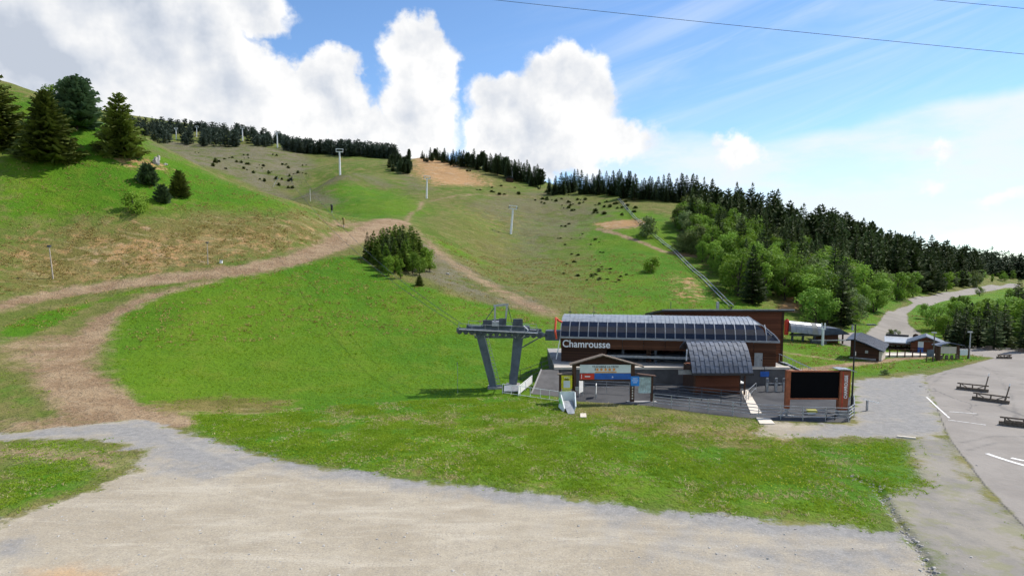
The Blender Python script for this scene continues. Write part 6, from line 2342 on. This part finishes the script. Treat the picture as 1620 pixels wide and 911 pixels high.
# --- dwarf junipers on the open slopes
def shrub_mesh(seed):
    V, Fc = needle_mesh(seed, 1.0, 0.75, whorls=9, dens=10, low=0.0, power=0.45, droop=-0.05, irregular=0.35)
    me = bpy.data.meshes.new('juniper_shrub')
    me.from_pydata(V, [], Fc)
    me.materials.append(M['shrub'])
    return me


SHR = [shrub_mesh(300 + k) for k in range(4)]


def shrubs(poly, n, lo, hi, label, group, mind=2.0, tall=1.0):
    pts = scatter(poly, n // 2, mind * 1.6, rg)
    pts = pts + [(p[0] + rg.gauss(0, 1.6), p[1] + rg.gauss(0, 1.6), p[2]) for p in pts]
    for g in pts:
        o = bpy.data.objects.new('juniper_shrub', SHR[rg.randrange(4)])
        COL.objects.link(o)
        s = rg.uniform(lo, hi)
        o.location = (g[0], g[1], gz(g[0], g[1]) - 0.1)
        o.rotation_euler = (0, 0, rg.uniform(0, 6.28))
        o.scale = (s, s, s * rg.uniform(0.7, 1.1) * tall)
        tag(o, label, 'shrub', group)


shrubs([(295, 240), (370, 244), (490, 246), (490, 268), (465, 300), (430, 292), (360, 272), (300, 250)], 60, 0.5, 1.5, 'dark dwarf conifer dotted over the stony left slope below the far wood', 'dwarf conifers on the stony slope', 2.5, 1.2)
shrubs([(865, 300), (900, 308), (1010, 320), (1000, 345), (930, 340), (880, 330), (840, 318), (850, 306)], 60, 0.4, 1.25, 'low dark juniper on the heath below the right crest', 'junipers below the right crest', 2.0)
shrubs([(860, 335), (930, 345), (950, 380), (975, 440), (930, 460), (880, 400)], 30, 0.4, 0.9, 'small dark juniper scattered on the right meadow slope', 'junipers on the right meadow slope', 3.0, 0.7)
shrubs([(935, 415), (960, 412), (985, 440), (960, 452), (935, 440)], 16, 0.4, 0.9, 'small dark juniper in the dense patch low on the right slope', 'juniper patch low on the right slope', 1.2, 0.6)
shrubs([(700, 255), (760, 262), (860, 300), (830, 312), (760, 306), (720, 280)], 22, 0.6, 1.3, 'low dark shrub on the bare ground below the middle ridge row', 'shrubs below the middle ridge', 3.0, 0.8)


# ------------------------------------------------------------------ grass and straw standing proud of the turf
def blades(name, n, rlo, rhi, wfn, hlo, hhi, width, per, matname, label, seed):
    r_ = np.random.default_rng(seed)
    m_ = n * 6
    # even on the land
    rr = np.sqrt(r_.uniform(rlo ** 2, rhi ** 2, m_))
    aa = r_.uniform(-0.72, 0.72, m_)
    x = rr * np.sin(aa)
    y = rr * np.cos(aa)
    i = np.clip(((aa + 0.76) / 1.52 * 639).astype(int), 0, 639)
    j = np.clip(np.interp(rr, RR, np.arange(NR)).astype(int), 0, NR - 1)
    idx = i * NR + j
    w = wfn(idx, x, y)
    ok = np.nonzero(r_.random(m_) < w)[0][:n]
    x, y = x[ok], y[ok]
    z = fast_height(x, y) - 0.01
    k = len(x)
    x = np.repeat(x, per) + r_.normal(0, 0.06, k * per)
    y = np.repeat(y, per) + r_.normal(0, 0.06, k * per)
    z = np.repeat(z, per)
    hh = np.repeat(r_.uniform(hlo, hhi, k), per) * r_.uniform(0.6, 1.2, k * per)
    a = r_.uniform(0, 6.28, k * per)
    lx = r_.normal(0, 1.0, k * per) * hh
    ly = r_.normal(0, 1.0, k * per) * hh
    dx, dy = np.cos(a) * width, np.sin(a) * width
    A = np.stack([x - dx, y - dy, z], 1)
    B = np.stack([x + dx, y + dy, z], 1)
    C = np.stack([x + lx, y + ly, z + hh], 1)
    V = np.stack([A, B, C], 1).reshape(-1, 3).astype(np.float32)
    nt = len(V) // 3
    me = bpy.data.meshes.new(name)
    me.vertices.add(len(V))
    me.vertices.foreach_set('co', V.ravel())
    me.loops.add(nt * 3)
    me.polygons.add(nt)
    me.loops.foreach_set('vertex_index', np.arange(nt * 3, dtype=np.int32))
    me.polygons.foreach_set('loop_start', np.arange(0, nt * 3, 3, dtype=np.int32))
    me.update(calc_edges=True)
    me.materials.append(M[matname])
    o = bpy.data.objects.new(name, me)
    COL.objects.link(o)
    o['kind'] = 'stuff'
    tag(o, label, 'grass')


def hardmask(idx):
    return np.clip(MASK['gravel'][idx] * 2 + MASK['asphalt'][idx] * 2 + MASK['dark'][idx] * 2 + MASK['track'][idx] * 1.5 + MASK['worn'][idx] * 1.2, 0, 1)


def w_lush(idx, x, y):
    patch = np.clip(0.55 + 1.6 * fbm(x / 2.4, y / 2.4, 3, 41), 0, 1)
    return MASK['lush'][idx] * (1 - 0.85 * MASK['dry'][idx]) * (1 - hardmask(idx)) * patch


def w_dry(idx, x, y):
    patch = np.clip(0.25 + 2.2 * fbm(x / 2.0, y / 2.0, 3, 77), 0, 1)
    return np.clip(MASK['dry'][idx] * 1.3 + 0.34 * MASK['lush'][idx], 0, 1) * (1 - hardmask(idx)) * patch


def w_fringe(idx, x, y):
    g = MASK['gravel'][idx] + MASK['worn'][idx]
    patch = np.clip(fbm(x / 1.5, y / 1.5, 3, 12) * 3.0, 0, 1)
    return ((g > 0.15) & (g < 0.75)) * patch * np.clip(1 - MASK['asphalt'][idx] * 3, 0, 1)


blades('grass', 38000, 28, 66, w_lush, 0.06, 0.17, 0.030, 5, 'grass', 'short green meadow grass around the gravel yard and below the lift station', 1)
blades('grass', 12000, 60, 140, w_lush, 0.06, 0.16, 0.060, 4, 'grass', 'bright meadow grass covering the round bowl beside the dirt track', 2)
blades('grass', 15000, 30, 66, w_dry, 0.05, 0.15, 0.028, 5, 'straw', 'dry straw coloured grass between the green tufts in front of the station', 3)
blades('grass', 22000, 95, 190, w_dry, 0.12, 0.36, 0.070, 4, 'straw', 'straw coloured grass on the dry bank of the left hill', 4)
blades('grass', 1500, 26, 60, w_fringe, 0.05, 0.14, 0.03, 6, 'grass', 'sparse grass tufts creeping over the edges of the gravel', 6)


def flowers():
    r_ = random.Random(8)
    V, Fc = [], []
    n = 0
    for _ in range(4200):
        q = at_z(r_.uniform(420, 1440), r_.uniform(640, 830))
        i = min(639, max(0, int((math.atan2(q[0], q[1]) + 0.76) / 1.52 * 639)))
        j = int(np.interp(math.hypot(q[0], q[1]), RR, np.arange(NR)))
        k = i * NR + j
        if MASK['lush'][k] < 0.8 or fbm(np.array([q[0] / 4]), np.array([q[1] / 4]), 3, 55)[0] < 0.12:
            continue
        z = gz(q[0], q[1]) + r_.uniform(0.10, 0.2)
        s = r_.uniform(0.012, 0.024)
        o = len(V)
        for a in range(6):
            V.append((q[0] + s * math.cos(a * 1.047), q[1] + s * math.sin(a * 1.047) - 0.3 * s, z + 0.5 * s * math.sin(a * 1.047)))
        Fc.append(tuple(range(o, o + 6)))
    m = mat('dandelion_yellow', (0.75, 0.60, 0.02), 0.7)
    o = mesh_obj('meadow_flowers', V, Fc, m)
    o['kind'] = 'stuff'
    tag(o, 'tiny yellow flowers sprinkled over the grass strip', 'flowers')


flowers()
